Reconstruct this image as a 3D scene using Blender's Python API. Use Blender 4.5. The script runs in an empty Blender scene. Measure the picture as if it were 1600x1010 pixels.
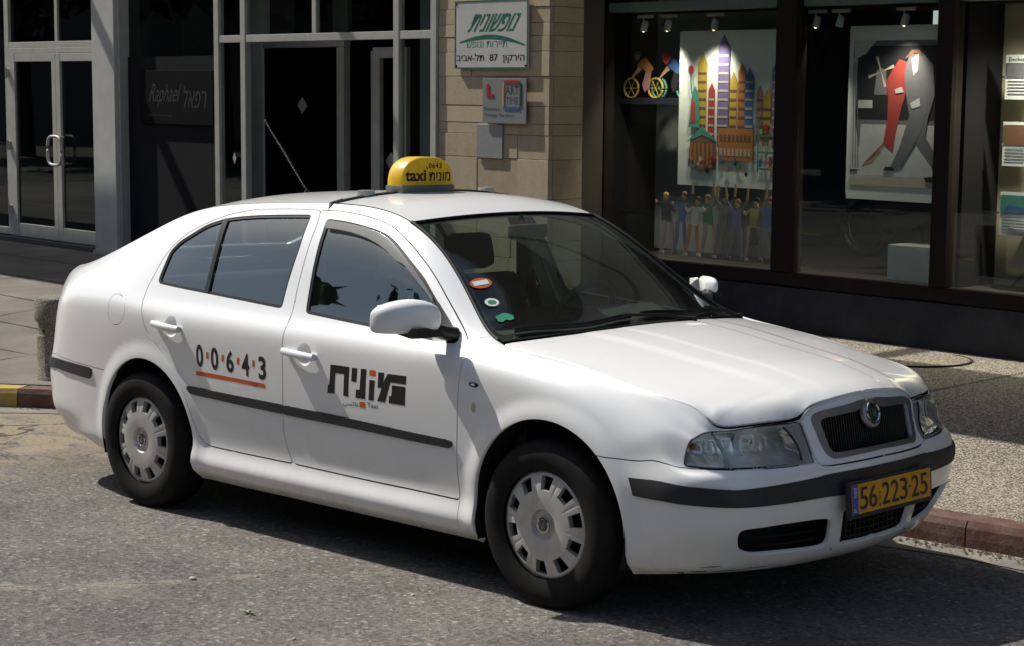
import bpy, bmesh, math, random
import numpy as np
from mathutils import Vector, Matrix
from mathutils.geometry import delaunay_2d_cdt
from mathutils.kdtree import KDTree
random.seed(7); rng = np.random.default_rng(11)
scene = bpy.context.scene
# ---------------------------------------------------------------- camera
cam_d = bpy.data.cameras.new('camera'); cam = bpy.data.objects.new('camera', cam_d)
scene.collection.objects.link(cam); scene.camera = cam
_yaw, _pitch, _roll = 2.34032251, -0.10586813, 0.00840944
_f = Vector((math.cos(_pitch)*math.cos(_yaw), math.cos(_pitch)*math.sin(_yaw), math.sin(_pitch)))
_r = _f.cross(Vector((0, 0, 1))).normalized(); _u = _r.cross(_f)
_R = math.cos(_roll)*_r + math.sin(_roll)*_u; _U = -math.sin(_roll)*_r + math.cos(_roll)*_u
cam.matrix_world = Matrix(((_R.x, _U.x, -_f.x, 7.01527535), (_R.y, _U.y, -_f.y, -5.66550621), (_R.z, _U.z, -_f.z, 1.74533189), (0, 0, 0, 1)))
cam_d.sensor_width = 36; cam_d.lens = 2892.367/1600*36; cam_d.clip_start = .1; cam_d.clip_end = 600
# ---------------------------------------------------------------- daylight
SUN = Vector((.80, .16, -1.0)).normalized()          # direction in which the sunlight travels
world = bpy.data.worlds.new('World'); scene.world = world; world.use_nodes = True
wn = world.node_tree; wn.nodes.clear()
sky = wn.nodes.new('ShaderNodeTexSky'); sky.sky_type = 'NISHITA'; sky.sun_disc = False
sky.sun_elevation = math.asin(-SUN.z); sky.sun_rotation = math.atan2(-SUN.x, -SUN.y)
sky.air_density = 1.0; sky.dust_density = 1.6; sky.ozone_density = 1.0
bg = wn.nodes.new('ShaderNodeBackground'); bg.inputs['Strength'].default_value = .10
wo = wn.nodes.new('ShaderNodeOutputWorld')
# thin broken cloud all over the sky
tc = wn.nodes.new('ShaderNodeTexCoord'); mp = wn.nodes.new('ShaderNodeMapping'); mp.inputs['Scale'].default_value = (1.2, 1.2, 3.2)
nz = wn.nodes.new('ShaderNodeTexNoise'); nz.inputs['Scale'].default_value = 2.3; nz.inputs['Detail'].default_value = 8; nz.inputs['Roughness'].default_value = .6
cr = wn.nodes.new('ShaderNodeValToRGB'); cr.color_ramp.elements[0].position = .50; cr.color_ramp.elements[0].color = (0, 0, 0, 1); cr.color_ramp.elements[1].position = .80; cr.color_ramp.elements[1].color = (.75, .75, .75, 1)
cm = wn.nodes.new('ShaderNodeMix'); cm.data_type = 'RGBA'; cm.inputs['B'].default_value = (8.5, 8.8, 9.2, 1)
L = wn.links.new
L(tc.outputs['Generated'], mp.inputs['Vector']); L(mp.outputs['Vector'], nz.inputs['Vector']); L(nz.outputs['Fac'], cr.inputs['Fac'])
L(cr.outputs['Color'], cm.inputs['Factor']); L(sky.outputs['Color'], cm.inputs['A']); L(cm.outputs['Result'], bg.inputs['Color']); L(bg.outputs['Background'], wo.inputs['Surface'])
sun_d = bpy.data.lights.new('sun', 'SUN'); sun_d.energy = 4.9; sun_d.angle = math.radians(.55); sun_d.color = (1, .955, .88)
sun = bpy.data.objects.new('sun', sun_d); scene.collection.objects.link(sun); sun.rotation_euler = SUN.to_track_quat('-Z', 'Y').to_euler(); sun.location = (-8, -3, 12)
scene.view_settings.view_transform = 'Standard'; scene.view_settings.look = 'None'; scene.view_settings.exposure = .11; scene.view_settings.gamma = 1
scene.view_settings.use_curve_mapping = False
# ---------------------------------------------------------------- car body surfaces (pure numpy)
# right half of the car: stations run rear centre -> flank -> front centre, levels run sill -> roof gutter
# each row: list of (x, half width, z) for the 14 levels; x may change per level near the two ends
def _row(xs, ws, zs):
    if not hasattr(xs, '__len__'): xs = [xs] * 14
    return [(x, w, z) for x, w, z in zip(xs, ws, zs)]
BODY = [
 # s0 rear centre
 _row([-1.03,-1.06,-1.075,-1.085,-1.095,-1.10,-1.075,-1.07,-1.075,-1.08,-1.085,-1.085,-1.08,-1.07],[0]*14,[.23,.26,.30,.36,.45,.55,.66,.75,.83,.88,.93,.975,1.01,1.03]),
 _row([-1.02,-1.05,-1.065,-1.075,-1.085,-1.09,-1.065,-1.06,-1.065,-1.07,-1.075,-1.075,-1.07,-1.055],[.32,.32,.32,.32,.32,.32,.32,.32,.32,.32,.32,.315,.31,.30],[.23,.26,.30,.36,.45,.55,.66,.75,.83,.88,.93,.975,1.01,1.03]),
 _row([-.98,-1.00,-1.015,-1.03,-1.04,-1.045,-1.015,-1.01,-1.01,-1.01,-1.01,-1.01,-1.00,-.98],[.58,.60,.60,.60,.605,.605,.60,.60,.59,.58,.57,.55,.53,.51],[.23,.26,.30,.36,.45,.55,.66,.75,.83,.88,.93,.98,1.015,1.035]),
 _row([-.84,-.87,-.885,-.90,-.905,-.91,-.885,-.88,-.88,-.885,-.89,-.90,-.90,-.89],[.71,.735,.745,.75,.755,.755,.745,.735,.72,.70,.675,.635,.605,.575],[.23,.26,.30,.36,.45,.55,.66,.76,.85,.905,.955,1.00,1.025,1.045]),
 _row([-.66,-.68,-.69,-.70,-.705,-.71,-.705,-.70,-.70,-.70,-.70,-.71,-.72,-.73],[.75,.785,.80,.805,.81,.812,.812,.81,.80,.778,.75,.70,.65,.605],[.23,.26,.30,.36,.45,.56,.68,.79,.885,.94,.985,1.025,1.055,1.075]),
 _row([-.45,-.46,-.46,-.46,-.46,-.46,-.46,-.46,-.46,-.46,-.46,-.465,-.47,-.48],[.77,.81,.825,.83,.835,.84,.842,.84,.832,.812,.783,.725,.665,.61],[.21,.25,.29,.36,.45,.57,.69,.80,.895,.95,1.00,1.055,1.105,1.155]),
 _row(-.18,[.78,.82,.835,.84,.845,.853,.857,.856,.848,.828,.798,.735,.665,.60],[.20,.24,.29,.36,.45,.57,.69,.80,.895,.95,1.005,1.09,1.18,1.265]),
 _row(.12,[.785,.83,.848,.842,.85,.86,.864,.862,.854,.832,.803,.74,.665,.585],[.19,.23,.285,.35,.45,.575,.70,.80,.885,.935,.99,1.11,1.245,1.355]),
 _row(.50,[.79,.838,.857,.841,.853,.864,.867,.864,.854,.832,.803,.74,.665,.57],[.18,.22,.275,.342,.45,.58,.70,.80,.875,.925,.98,1.12,1.27,1.395]),
 _row(.95,[.79,.84,.858,.840,.853,.865,.868,.864,.854,.832,.803,.74,.665,.56],[.18,.22,.275,.340,.45,.58,.70,.80,.872,.918,.972,1.12,1.275,1.412]),
 _row([1.38,1.38,1.38,1.38,1.38,1.38,1.38,1.38,1.38,1.38,1.38,1.38,1.38,1.38],[.79,.84,.858,.840,.853,.865,.868,.863,.852,.830,.80,.74,.665,.553],[.18,.22,.275,.340,.45,.58,.70,.80,.868,.912,.962,1.10,1.25,1.385]),
 _row([1.75,1.75,1.75,1.75,1.75,1.75,1.75,1.75,1.75,1.75,1.75,1.74,1.73,1.72],[.79,.84,.858,.840,.853,.865,.868,.862,.850,.828,.797,.745,.69,.588],[.18,.22,.275,.340,.45,.58,.70,.80,.865,.905,.95,1.06,1.16,1.238]),
 _row([2.07,2.07,2.07,2.07,2.07,2.07,2.07,2.07,2.07,2.06,2.05,2.035,2.01,1.99],[.79,.838,.855,.842,.855,.865,.867,.861,.848,.826,.797,.762,.727,.675],[.18,.22,.275,.345,.45,.58,.69,.785,.85,.888,.925,.965,1.00,1.037]),
 _row([2.34,2.34,2.34,2.34,2.34,2.34,2.34,2.34,2.335,2.325,2.31,2.285,2.25,2.21],[.79,.832,.85,.846,.855,.864,.865,.858,.845,.825,.80,.78,.762,.742],[.18,.22,.275,.345,.45,.58,.68,.765,.825,.863,.892,.91,.924,.93]),
 _row([2.60,2.60,2.60,2.60,2.60,2.60,2.60,2.60,2.595,2.59,2.58,2.565,2.54,2.51],[.785,.825,.842,.845,.852,.86,.861,.853,.837,.815,.79,.77,.752,.738],[.18,.22,.275,.345,.45,.57,.66,.735,.79,.828,.858,.876,.888,.896]),
 _row([2.82,2.82,2.82,2.82,2.83,2.83,2.83,2.83,2.825,2.82,2.81,2.80,2.785,2.77],[.78,.815,.832,.84,.846,.85,.846,.836,.819,.799,.778,.761,.748,.735],[.18,.22,.275,.345,.43,.52,.60,.665,.72,.762,.797,.821,.838,.850]),
 _row([2.97,2.98,2.99,3.00,3.01,3.01,2.995,2.985,2.98,2.975,2.97,2.965,2.96,2.95],[.765,.80,.815,.825,.832,.832,.815,.804,.791,.775,.758,.746,.736,.727],[.195,.225,.275,.345,.43,.52,.60,.655,.70,.735,.765,.787,.804,.818]),
 _row([3.06,3.08,3.095,3.105,3.115,3.115,3.085,3.078,3.076,3.077,3.080,3.083,3.087,3.09],[.725,.76,.775,.79,.80,.802,.783,.776,.765,.751,.735,.720,.706,.695],[.205,.23,.275,.345,.43,.52,.60,.64,.677,.709,.736,.758,.774,.786]),
 _row([3.15,3.175,3.195,3.21,3.225,3.225,3.18,3.172,3.17,3.167,3.166,3.166,3.166,3.166],[.64,.675,.69,.705,.72,.724,.722,.720,.716,.709,.700,.691,.682,.674],[.21,.235,.28,.35,.43,.52,.60,.625,.650,.669,.688,.704,.716,.7245]),
 _row([3.22,3.25,3.275,3.295,3.31,3.312,3.275,3.262,3.255,3.25,3.245,3.24,3.236,3.232],[.50,.515,.53,.54,.55,.553,.55,.548,.546,.544,.542,.540,.538,.536],[.21,.235,.28,.35,.43,.52,.60,.625,.648,.67,.69,.705,.717,.725]),
 _row([3.260,3.295,3.325,3.345,3.360,3.363,3.330,3.316,3.308,3.300,3.294,3.289,3.285,3.281],[.368]*14,[.21,.235,.28,.35,.43,.52,.60,.628,.652,.676,.696,.712,.723,.731]),
 _row([3.270,3.305,3.336,3.356,3.371,3.374,3.342,3.327,3.318,3.309,3.302,3.296,3.290,3.285],[.312]*14,[.21,.235,.28,.35,.43,.52,.60,.631,.662,.692,.716,.737,.753,.766]),
 _row([3.29,3.33,3.365,3.385,3.40,3.402,3.378,3.362,3.35,3.34,3.33,3.32,3.31,3.30],[.170]*14,[.21,.235,.28,.35,.43,.52,.60,.635,.67,.70,.73,.755,.775,.79]),
 _row([3.30,3.34,3.375,3.397,3.412,3.415,3.392,3.375,3.362,3.35,3.34,3.33,3.318,3.308],[0]*14,[.21,.235,.28,.35,.43,.52,.60,.635,.67,.705,.735,.76,.783,.80]),
]
BODY = np.array(BODY)                      # (NS, 14, 3)
BODY[0:5, 0, 0] += [.05, .05, .05, .04, .02]; BODY[0:5, 1, 0] += [.05, .05, .05, .04, .02]; BODY[0:5, 2, 0] += [.035, .035, .035, .03, .015]; BODY[0:5, 3, 0] += .02; BODY[0:5, 4:6, 0] += .012
for _s in range(17, 24):                   # bumper shelf under the lamps
    o5, o6, o7 = BODY[_s, 5].copy(), BODY[_s, 6].copy(), BODY[_s, 7].copy()
    BODY[_s, 6] = o5*.72+o6*.28; BODY[_s, 6, 2] = .572; BODY[_s, 7] = o6*.8+o7*.2; BODY[_s, 7, 2] = .600+.008*(_s > 19)
_f = np.array([.3, .7, 1, 1, 1, 1, 1, 1, 1, .9, .6])
BODY[4:15, 3:10, 1] += _f[:, None]*np.array([-.003, -.006, -.007, -.004, .003, .009, .008])[None]   # crease at the shoulder, doors leaning in below it
BODY[2:5, 0:3, 1] -= .02; BODY[16:20, 3:6, 0] += [[.004]*3, [.012]*3, [.016]*3, [.012]*3]; BODY[17:20, 3:6, 1] += .006
BODY[17:20, 6:11, 0] += [[.006]*5, [.012]*5, [.008]*5]
NSt, NLv = BODY.shape[:2]
_SM = {}
def spline_matrix(n, t, clamp0=False, clamp1=False):
    """natural cubic spline through n uniform knots sampled at t: returns matrix (len(t), n); clamp = zero slope end"""
    if (n, clamp0) not in _SM: _SM[(n, clamp0)] = _spl(n, clamp0, clamp1)
    Mm = _SM[(n, clamp0)]
    t = np.clip(np.asarray(t, float), 0, n-1-1e-9); k = t.astype(int); u = (t-k)[:, None]
    I = np.eye(n); y0, y1, m0, m1 = I[k], I[k+1], Mm[k], Mm[k+1]
    return (1-u)*y0 + u*y1 + ((1-u)**3-(1-u))/6*m0 + (u**3-u)/6*m1
def _spl(n, clamp0, clamp1):
    A = np.zeros((n, n)); B = np.zeros((n, n))
    for i in range(1, n-1):
        A[i, i-1], A[i, i], A[i, i+1] = 1, 4, 1
        B[i, i-1], B[i, i], B[i, i+1] = 6, -12, 6
    for e, cl in ((0, clamp0), (n-1, clamp1)):
        j = 1 if e == 0 else n-2
        if cl: A[e, e] = 2; A[e, j] = 1; B[e, j] = 6; B[e, e] = -6
        else: A[e, e] = 1
    return np.linalg.solve(A, B)
def body_grid(ss, tt):
    Sx = spline_matrix(NSt, ss, True, True); Sw = spline_matrix(NSt, ss); T = spline_matrix(NLv, tt)
    P = np.einsum('ai,bj,ijk->abk', Sx, T, BODY)
    P[..., 1] = np.einsum('ai,bj,ij->ab', Sw, T, BODY[..., 1])
    return body_post(P)
WR, WF = (.045, .335), (2.53, .332)         # arch centres (x, z)
ARCH_R = (.355, .368)
def body_post(P):
    P = P.copy()
    x, w, z = P[..., 0], P[..., 1], P[..., 2]
    for (cx, cz), R in ((WR, ARCH_R[0]), (WF, ARCH_R[1])):
        r = np.hypot(x-cx, z-cz)
        k = np.clip((r-R)/.085, 0, 1); bump = .5+.5*np.cos(np.pi*k)
        inn = np.clip((R+.012-r)/.012, 0, 1)
        gate = np.clip((w-.5)/.2, 0, 1)*np.clip((.95-z)/.2, 0, 1)
        P[..., 1] = P[..., 1] + .013*bump*gate
    return P
def body_eval(s, t):
    s = np.atleast_1d(s); t = np.atleast_1d(t)
    Sx = spline_matrix(NSt, s, True, True); Sw = spline_matrix(NSt, s); T = spline_matrix(NLv, t)
    P = np.einsum('ai,aj,ijk->ak', Sx, T, BODY)
    P[:, 1] = np.einsum('ai,aj,ij->a', Sw, T, BODY[..., 1])
    P[s < 1e-6, 1] = 0; P[s > NSt-1-1e-5, 1] = 0
    P = body_post(P)
    Q = P.copy(); Q[:, 1] = -P[:, 1]
    return Q                                # right side of the car: negative y
def body_normal(s, t):
    e = 1e-3
    s0, s1 = np.clip(s-e, 0, NSt-1), np.clip(s+e, 0, NSt-1); t0, t1 = np.clip(t-e, 0, NLv-1), np.clip(t+e, 0, NLv-1)
    a = body_eval(s1, t)-body_eval(s0, t); b = body_eval(s, t1)-body_eval(s, t0)
    n = np.cross(a, b); L = np.linalg.norm(n, axis=1, keepdims=True); n /= np.maximum(L, 1e-12)
    return n
# --- upper edge line of the flank (roof gutter, windscreen edge, bonnet gap, bonnet lip)
TE = body_eval(np.linspace(0, NSt-1, 1200), np.full(1200, NLv-1.0))
S_HDR, S_COWL = 10.30, 12.9                 # station of the windscreen top corner and of the bonnet's rear corner
def edge_pt(s): return body_eval(np.atleast_1d(s), np.full(np.size(s), NLv-1.0))
# --- roof + rear window + boot: height field over (x, y) inside the edge line
_re = TE[np.linspace(0, NSt-1, 1200) <= S_HDR+.6]
def roof_w(x): return np.interp(x, _re[:, 0], -_re[:, 1])
def roof_zT(x): return np.interp(x, _re[:, 0], _re[:, 2])
def roof_z(x, y):
    w = np.maximum(roof_w(x), 1e-3); u = np.clip(np.abs(y)/w, 0, 1)
    c = np.interp(x, [-1.09, -.9, -.7, -.5, -.2, .1, .5, .9, 1.3, 1.6], [.0, .012, .022, .045, .06, .055, .047, .044, .040, .022])
    return roof_zT(x) + c*(1-u**2.3)
def spl1(k, v, x):
    d = np.gradient(v, k); x = np.clip(np.asarray(x, float), k[0], k[-1]); i = np.clip(np.searchsorted(k, x)-1, 0, len(k)-2); h = k[i+1]-k[i]; t = (x-k[i])/h
    return (2*t**3-3*t**2+1)*v[i]+(t**3-2*t**2+t)*h*d[i]+(-2*t**3+3*t**2)*v[i+1]+(t**3-t**2)*h*d[i+1]
# --- bonnet
def lip_x(y):
    sel = TE[(np.linspace(0, NSt-1, 1200) >= 18)]
    return np.interp(-np.abs(y), sel[:, 1], sel[:, 0])
def lip_z(y):
    sel = TE[(np.linspace(0, NSt-1, 1200) >= 18)]
    return np.interp(-np.abs(y), sel[:, 1], sel[:, 2])
_he = TE[(np.linspace(0, NSt-1, 1200) >= S_COWL-.6) & (np.linspace(0, NSt-1, 1200) <= 18)]
def hood_w(x): return np.interp(x, _he[:, 0], -_he[:, 1])
def hood_zT(x): return np.interp(x, _he[:, 0], _he[:, 2])
def hood_base(x):
    k = np.array([2.05, 2.2, 2.35, 2.51, 2.65, 2.77, 2.88, 2.97, 3.06, 3.15, 3.24, 3.33]); v = np.array([.965, .932, .915, .896, .873, .852, .8335, .8175, .799, .772, .739, .702])
    return spl1(k, v, x)
def _sm(a): a = np.clip(a, 0, 1); return a*a*(3-2*a)
def hood_top(x, y):
    w = hood_w(np.minimum(x, 3.16)); u = np.clip(np.abs(y)/w, 0, 1.0)
    c = np.interp(x, [2.15, 2.4, 2.8, 3.1, 3.33], [.045, .052, .060, .074, .093])
    ridge = np.interp(x, [2.2, 3.3], [.40, .315])
    rd = .005*_sm((ridge+.035-np.abs(y))/.07)*_sm((x-2.15)/.3)
    rd2 = .0025*_sm((ridge*.55+.02-np.abs(y))/.04)*_sm((x-2.15)/.3)
    return hood_base(x) + c*((1-u**2)*(1+.15*u**2))**np.interp(x, [2.7, 3.25], [1, 1.7]) + rd + rd2
_hb = edge_pt(np.linspace(S_COWL-.5, NSt-1, 420)); _hb[:, 1] = -np.abs(_hb[:, 1])
_hamt = hood_top(_hb[:, 0], _hb[:, 1])-_hb[:, 2]
_k = np.hanning(31); _k /= _k.sum(); _hsm = np.convolve(np.pad(_hamt, 15, mode='edge'), _k, mode='valid')
def hood_z(x, y):
    """bonnet height: the crowned top, rolled over to its edge line within a few centimetres"""
    x, y = np.broadcast_arrays(np.asarray(x, float), np.asarray(y, float)); sh = x.shape; X, Y = x.ravel(), -np.abs(y.ravel()); out = np.empty(len(X))
    for a in range(0, len(X), 4000):
        dx = X[a:a+4000, None]-_hb[None, :, 0]; dy = Y[a:a+4000, None]-_hb[None, :, 1]; d2 = dx*dx+dy*dy
        dm = np.sqrt(d2.min(1)); w = np.exp(-(np.sqrt(d2)-dm[:, None])/(.004+.35*dm[:, None])); w /= w.sum(1, keepdims=True); am = (w*_hamt[None]).sum(1)
        out[a:a+4000] = am*np.clip(1-dm/.075, 0, 1)**2.0
    return hood_top(x, y)-out.reshape(sh)
# --- windscreen
def ws_pt(u, v):
    """u in [-1,1] across (right to left), v in [0,1] from the roof header down to the cowl"""
    s = S_HDR + (S_COWL-.10-S_HDR)*np.asarray(v); E = edge_pt(s)
    b = 1-np.asarray(u)**2
    X = E[:, 0] + b*np.interp(v, [0, 1], [.03, .15]); Z = E[:, 2] + b*np.interp(v, [0, .5, 1], [.026, .045, .035])
    return np.stack([X, -np.abs(E[:, 1])*-np.asarray(u), Z], -1)
# panel seams in the flank surface's own coordinates (station, level)
SEAM = {
 'rear_door': [(9.276,3.002),(9.207,3.625),(9.179,4.144),(9.190,4.899),(9.206,5.785),(9.213,7.847),(9.214,8.465),(9.191,9.640),(9.184,10.118),(9.146,10.729),(9.123,11.490),(9.091,12.274),(9.021,12.787),(8.596,12.804),(8.074,12.794),(7.702,12.669),(7.393,12.438),(6.992,12.066),(6.746,11.618),(6.655,11.273),(6.630,10.873),(6.590,10.218),(6.647,9.126),(6.737,8.094),(6.794,7.535),(6.920,6.984),(7.121,6.464),(7.346,5.847),(7.510,5.338),(7.652,4.850),(7.798,3.831),(7.868,3.281),(7.939,3.058),(8.058,3.004),(8.684,3.001)],
 'front_door': [(9.021,12.787),(9.091,12.274),(9.123,11.490),(9.146,10.729),(9.184,10.118),(9.191,9.640),(9.214,8.465),(9.213,7.847),(9.206,5.785),(9.190,4.899),(9.179,4.144),(9.207,3.625),(9.276,3.002),(10.075,2.963),(11.118,2.953),(12.011,2.871),(11.994,3.687),(11.995,4.322),(12.016,5.078),(12.041,5.988),(12.060,6.997),(12.074,7.694),(12.104,8.842),(12.081,9.833),(12.056,10.260),(12.025,10.482),(11.928,10.965),(11.817,11.321),(11.653,11.682),(11.490,11.879),(11.261,12.103),(11.096,12.211),(10.909,12.311),(10.736,12.377),(10.740,12.383),(10.563,12.468),(10.395,12.550),(10.199,12.649),(10.091,12.686),(9.924,12.720),(9.744,12.746),(9.550,12.769),(9.360,12.793),(9.154,12.807)],
 'fender_front_seam': [(12.019,1.800),(12.011,2.871)],
 'pillar_seam': [(12.047,10.356),(12.168,10.786),(12.307,11.378),(12.577,12.524)],
 'front_window': [(9.164,12.555),(9.365,12.544),(9.580,12.517),(9.777,12.490),(9.957,12.472),(10.112,12.438),(10.277,12.360),(10.433,12.245),(10.573,12.141),(10.731,12.030),(11.002,11.844),(11.289,11.456),(11.577,11.029),(11.843,10.428),(11.882,10.106),(11.831,9.824),(11.574,9.723),(11.412,9.678),(11.018,9.739),(10.400,9.860),(9.370,10.020),(9.279,11.116),(9.239,11.739),(9.204,12.222)],
 'sail': [(11.276,11.457),(11.310,11.448),(11.577,11.029),(11.843,10.428),(11.882,10.106),(11.831,9.824),(11.574,9.723),(11.412,9.678),(11.337,10.382),(11.292,11.146)],
 'rear_window': [(6.796,10.330),(6.758,10.522),(6.743,11.476),(6.886,11.801),(7.098,12.021),(7.325,12.304),(7.604,12.484),(7.857,12.551),(8.130,12.591),(8.933,12.650),(8.997,11.680),(8.996,10.742),(9.021,10.058),(7.792,10.221)],
 'divider': [(7.578,12.534),(7.662,12.527),(7.767,11.399),(7.851,10.153),(7.781,10.132),(7.711,11.341)],
 'fuel_flap': [(6.276,8.105),(6.276,7.806),(6.252,7.604),(6.211,7.448),(6.158,7.332),(6.094,7.254),(6.012,7.213),(5.932,7.214),(5.875,7.260),(5.832,7.348),(5.802,7.479),(5.786,7.655),(5.778,7.920),(5.772,8.242),(5.771,8.541),(5.777,8.818),(5.798,9.038),(5.839,9.185),(5.907,9.263),(5.986,9.265),(6.057,9.184),(6.126,9.020),(6.190,8.774),(6.243,8.467)],
 'visor': [(9.221,12.221),(9.189,12.519),(9.375,12.509),(9.590,12.482),(9.787,12.460),(9.962,12.435),(10.113,12.395),(10.271,12.315),(10.427,12.195),(10.576,12.083),(10.732,11.972),(10.749,11.966),(10.999,11.756),(11.273,11.451),(11.284,11.134),(11.123,11.343),(10.899,11.545),(10.597,11.807),(10.427,11.825),(10.247,11.971),(10.086,12.063),(9.883,12.144),(9.674,12.194),(9.458,12.215)],
 'headlight': [(17.086,6.979),(17.148,7.623),(17.277,8.408),(17.436,9.714),(17.755,11.033),(18.063,12.213),(18.674,13.000),(19.270,13.000),(19.991,13.000),(20.078,11.896),(20.179,9.026),(20.358,7.532),(20.276,6.442),(19.379,6.487),(18.687,6.585),(18.339,6.596),(18.037,6.709),(17.548,6.988),(17.199,6.992)],
 'lens_arc': [(19.540,11.447),(19.656,9.547),(19.782,8.016),(19.831,7.293),(19.778,6.902)],
 'lens_div': [(18.009,11.126),(18.084,10.217),(18.240,8.219),(18.330,7.339),(18.313,6.714)],
 'grille_side': [(20.080,12.214),(20.261,8.860),(20.448,7.134),(20.366,6.399),(20.857,6.123),(21.319,6.046),(21.928,6.128),(23.000,6.247)],
 'chrome_out': [(23.000,11.539),(22.638,11.682),(22.406,11.443),(21.981,11.366),(21.286,11.461),(21.059,11.403),(20.922,10.880),(21.125,7.917),(21.280,6.917),(21.369,6.697),(21.471,6.574),(22.006,6.731),(23.000,6.847)],
 'chrome_in': [(23.000,11.121),(22.789,10.969),(22.518,10.257),(22.313,10.238),(21.763,10.237),(21.326,10.245),(21.279,10.059),(21.362,8.036),(21.416,7.149),(21.477,7.031),(22.066,7.096),(23.000,7.136)],
 'bumper_top': [(14.744,5.862),(15.102,6.033),(15.664,5.995),(16.431,6.205),(17.120,6.966),(17.652,6.904),(18.031,6.672),(18.331,6.546),(18.679,6.532),(19.373,6.441),(20.247,6.388),(20.359,6.308),(20.831,6.060),(21.309,5.972),(21.921,6.057),(23.000,6.175)],
 'strip_top': [(15.422,5.269),(15.820,5.245),(16.620,5.200),(17.393,5.181),(17.979,5.088),(18.285,5.034),(18.870,5.105),(19.849,5.234),(21.968,5.441),(23.000,5.497)],
 'strip_bot': [(15.521,4.605),(15.989,4.527),(16.840,4.462),(17.545,4.439),(17.974,4.410),(18.432,4.380),(19.163,4.378),(21.627,4.397),(23.000,4.464)],
 'opening_side': [(18.318,2.773),(18.285,3.235),(18.353,3.443),(19.191,3.526),(21.207,3.457),(21.345,3.346),(21.375,2.620),(21.410,2.029),(21.301,1.839),(19.530,1.911),(18.728,1.940),(18.491,2.149),(18.367,2.440)],
 'opening_mid': [(21.651,3.673),(21.763,1.848),(22.882,1.788),(23.000,1.915)],
 'moulding_rear': [(7.672,5.139),(7.726,4.890),(8.403,4.819),(9.210,4.761),(9.217,5.057),(8.410,5.092)],
 'moulding_front': [(9.198,5.050),(9.191,4.753),(10.331,4.705),(11.172,4.654),(11.889,4.626),(11.937,4.687),(11.946,4.812),(11.905,4.858),(11.178,4.898),(10.338,4.977)],
 'rstrip_top': [(3.572,5.545),(4.733,5.369),(5.546,5.261)],
 'rstrip_bot': [(3.622,5.175),(4.750,4.956),(5.383,4.832)],
 'rbumper_top': [(3.586,5.846),(4.026,5.844),(4.910,5.723),(5.547,5.663),(6.077,5.601)],
}
DECAL = {'logo': [[(1.3519, 0.7868), (1.4673, 0.7871), (1.4561, 0.6672), (1.4258, 0.6675), (1.4335, 0.7552), (1.3813, 0.7544), (1.3713, 0.6689), (1.3283, 0.6679), (1.3323, 0.7024), (1.3412, 0.7041)], [(1.4818, 0.7857), (1.5143, 0.7867), (1.5081, 0.7306), (1.477, 0.7303)], [(1.5365, 0.7874), (1.5693, 0.7878), (1.5577, 0.6676), (1.5001, 0.667), (1.5039, 0.701), (1.5252, 0.7011)], [(1.5858, 0.7478), (1.6183, 0.7483), (1.6082, 0.6667), (1.5777, 0.6662)], [(1.6393, 0.7834), (1.6735, 0.784), (1.6681, 0.7464), (1.693, 0.7824), (1.8009, 0.7835), (1.7969, 0.7506), (1.7094, 0.7499), (1.676, 0.6679), (1.6292, 0.6676), (1.6573, 0.7214), (1.6334, 0.7224)], [(1.7175, 0.7403), (1.7958, 0.7408), (1.7896, 0.6672), (1.6967, 0.6673), (1.6999, 0.6965), (1.7133, 0.6972)]], 'logo_red': [[(1.5871, 0.7874), (1.6237, 0.7882), (1.6216, 0.7662), (1.5849, 0.7654)], [(1.524, 0.6539), (1.5581, 0.6548), (1.5557, 0.6317), (1.5216, 0.6314)]], 'bar': [[(0.4416, 0.67), (0.5302, 0.6704), (0.9163, 0.663), (0.9261, 0.6582), (0.9241, 0.6445), (0.6909, 0.6502), (0.4401, 0.6513)]], 'dots': [[(0.5218, 0.7613), (0.5398, 0.7606), (0.5351, 0.7326), (0.5176, 0.7333)], [(0.6313, 0.7598), (0.6479, 0.7594), (0.6433, 0.7306), (0.6273, 0.7314)], [(0.7386, 0.7573), (0.7564, 0.757), (0.7515, 0.7285), (0.7347, 0.7291)], [(0.8438, 0.7561), (0.8603, 0.7557), (0.8567, 0.7272), (0.8402, 0.7279)]]}
GLYPH = {'0a': (0.4472, 0.4974, 0.6905, 0.7906), '0b': (0.5533, 0.6063, 0.6876, 0.7868), '6': (0.6622, 0.7141, 0.6874, 0.7827), '4': (0.7694, 0.8213, 0.6839, 0.7798), '3': (0.8844, 0.9337, 0.6782, 0.7777), 'taxi': (1.5692, 1.6306, 0.6323, 0.658), 'arab': (1.4234, 1.516, 0.6217, 0.6489), 'tiny': (0.8381, 0.8718, 0.6435, 0.6589)}
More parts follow.
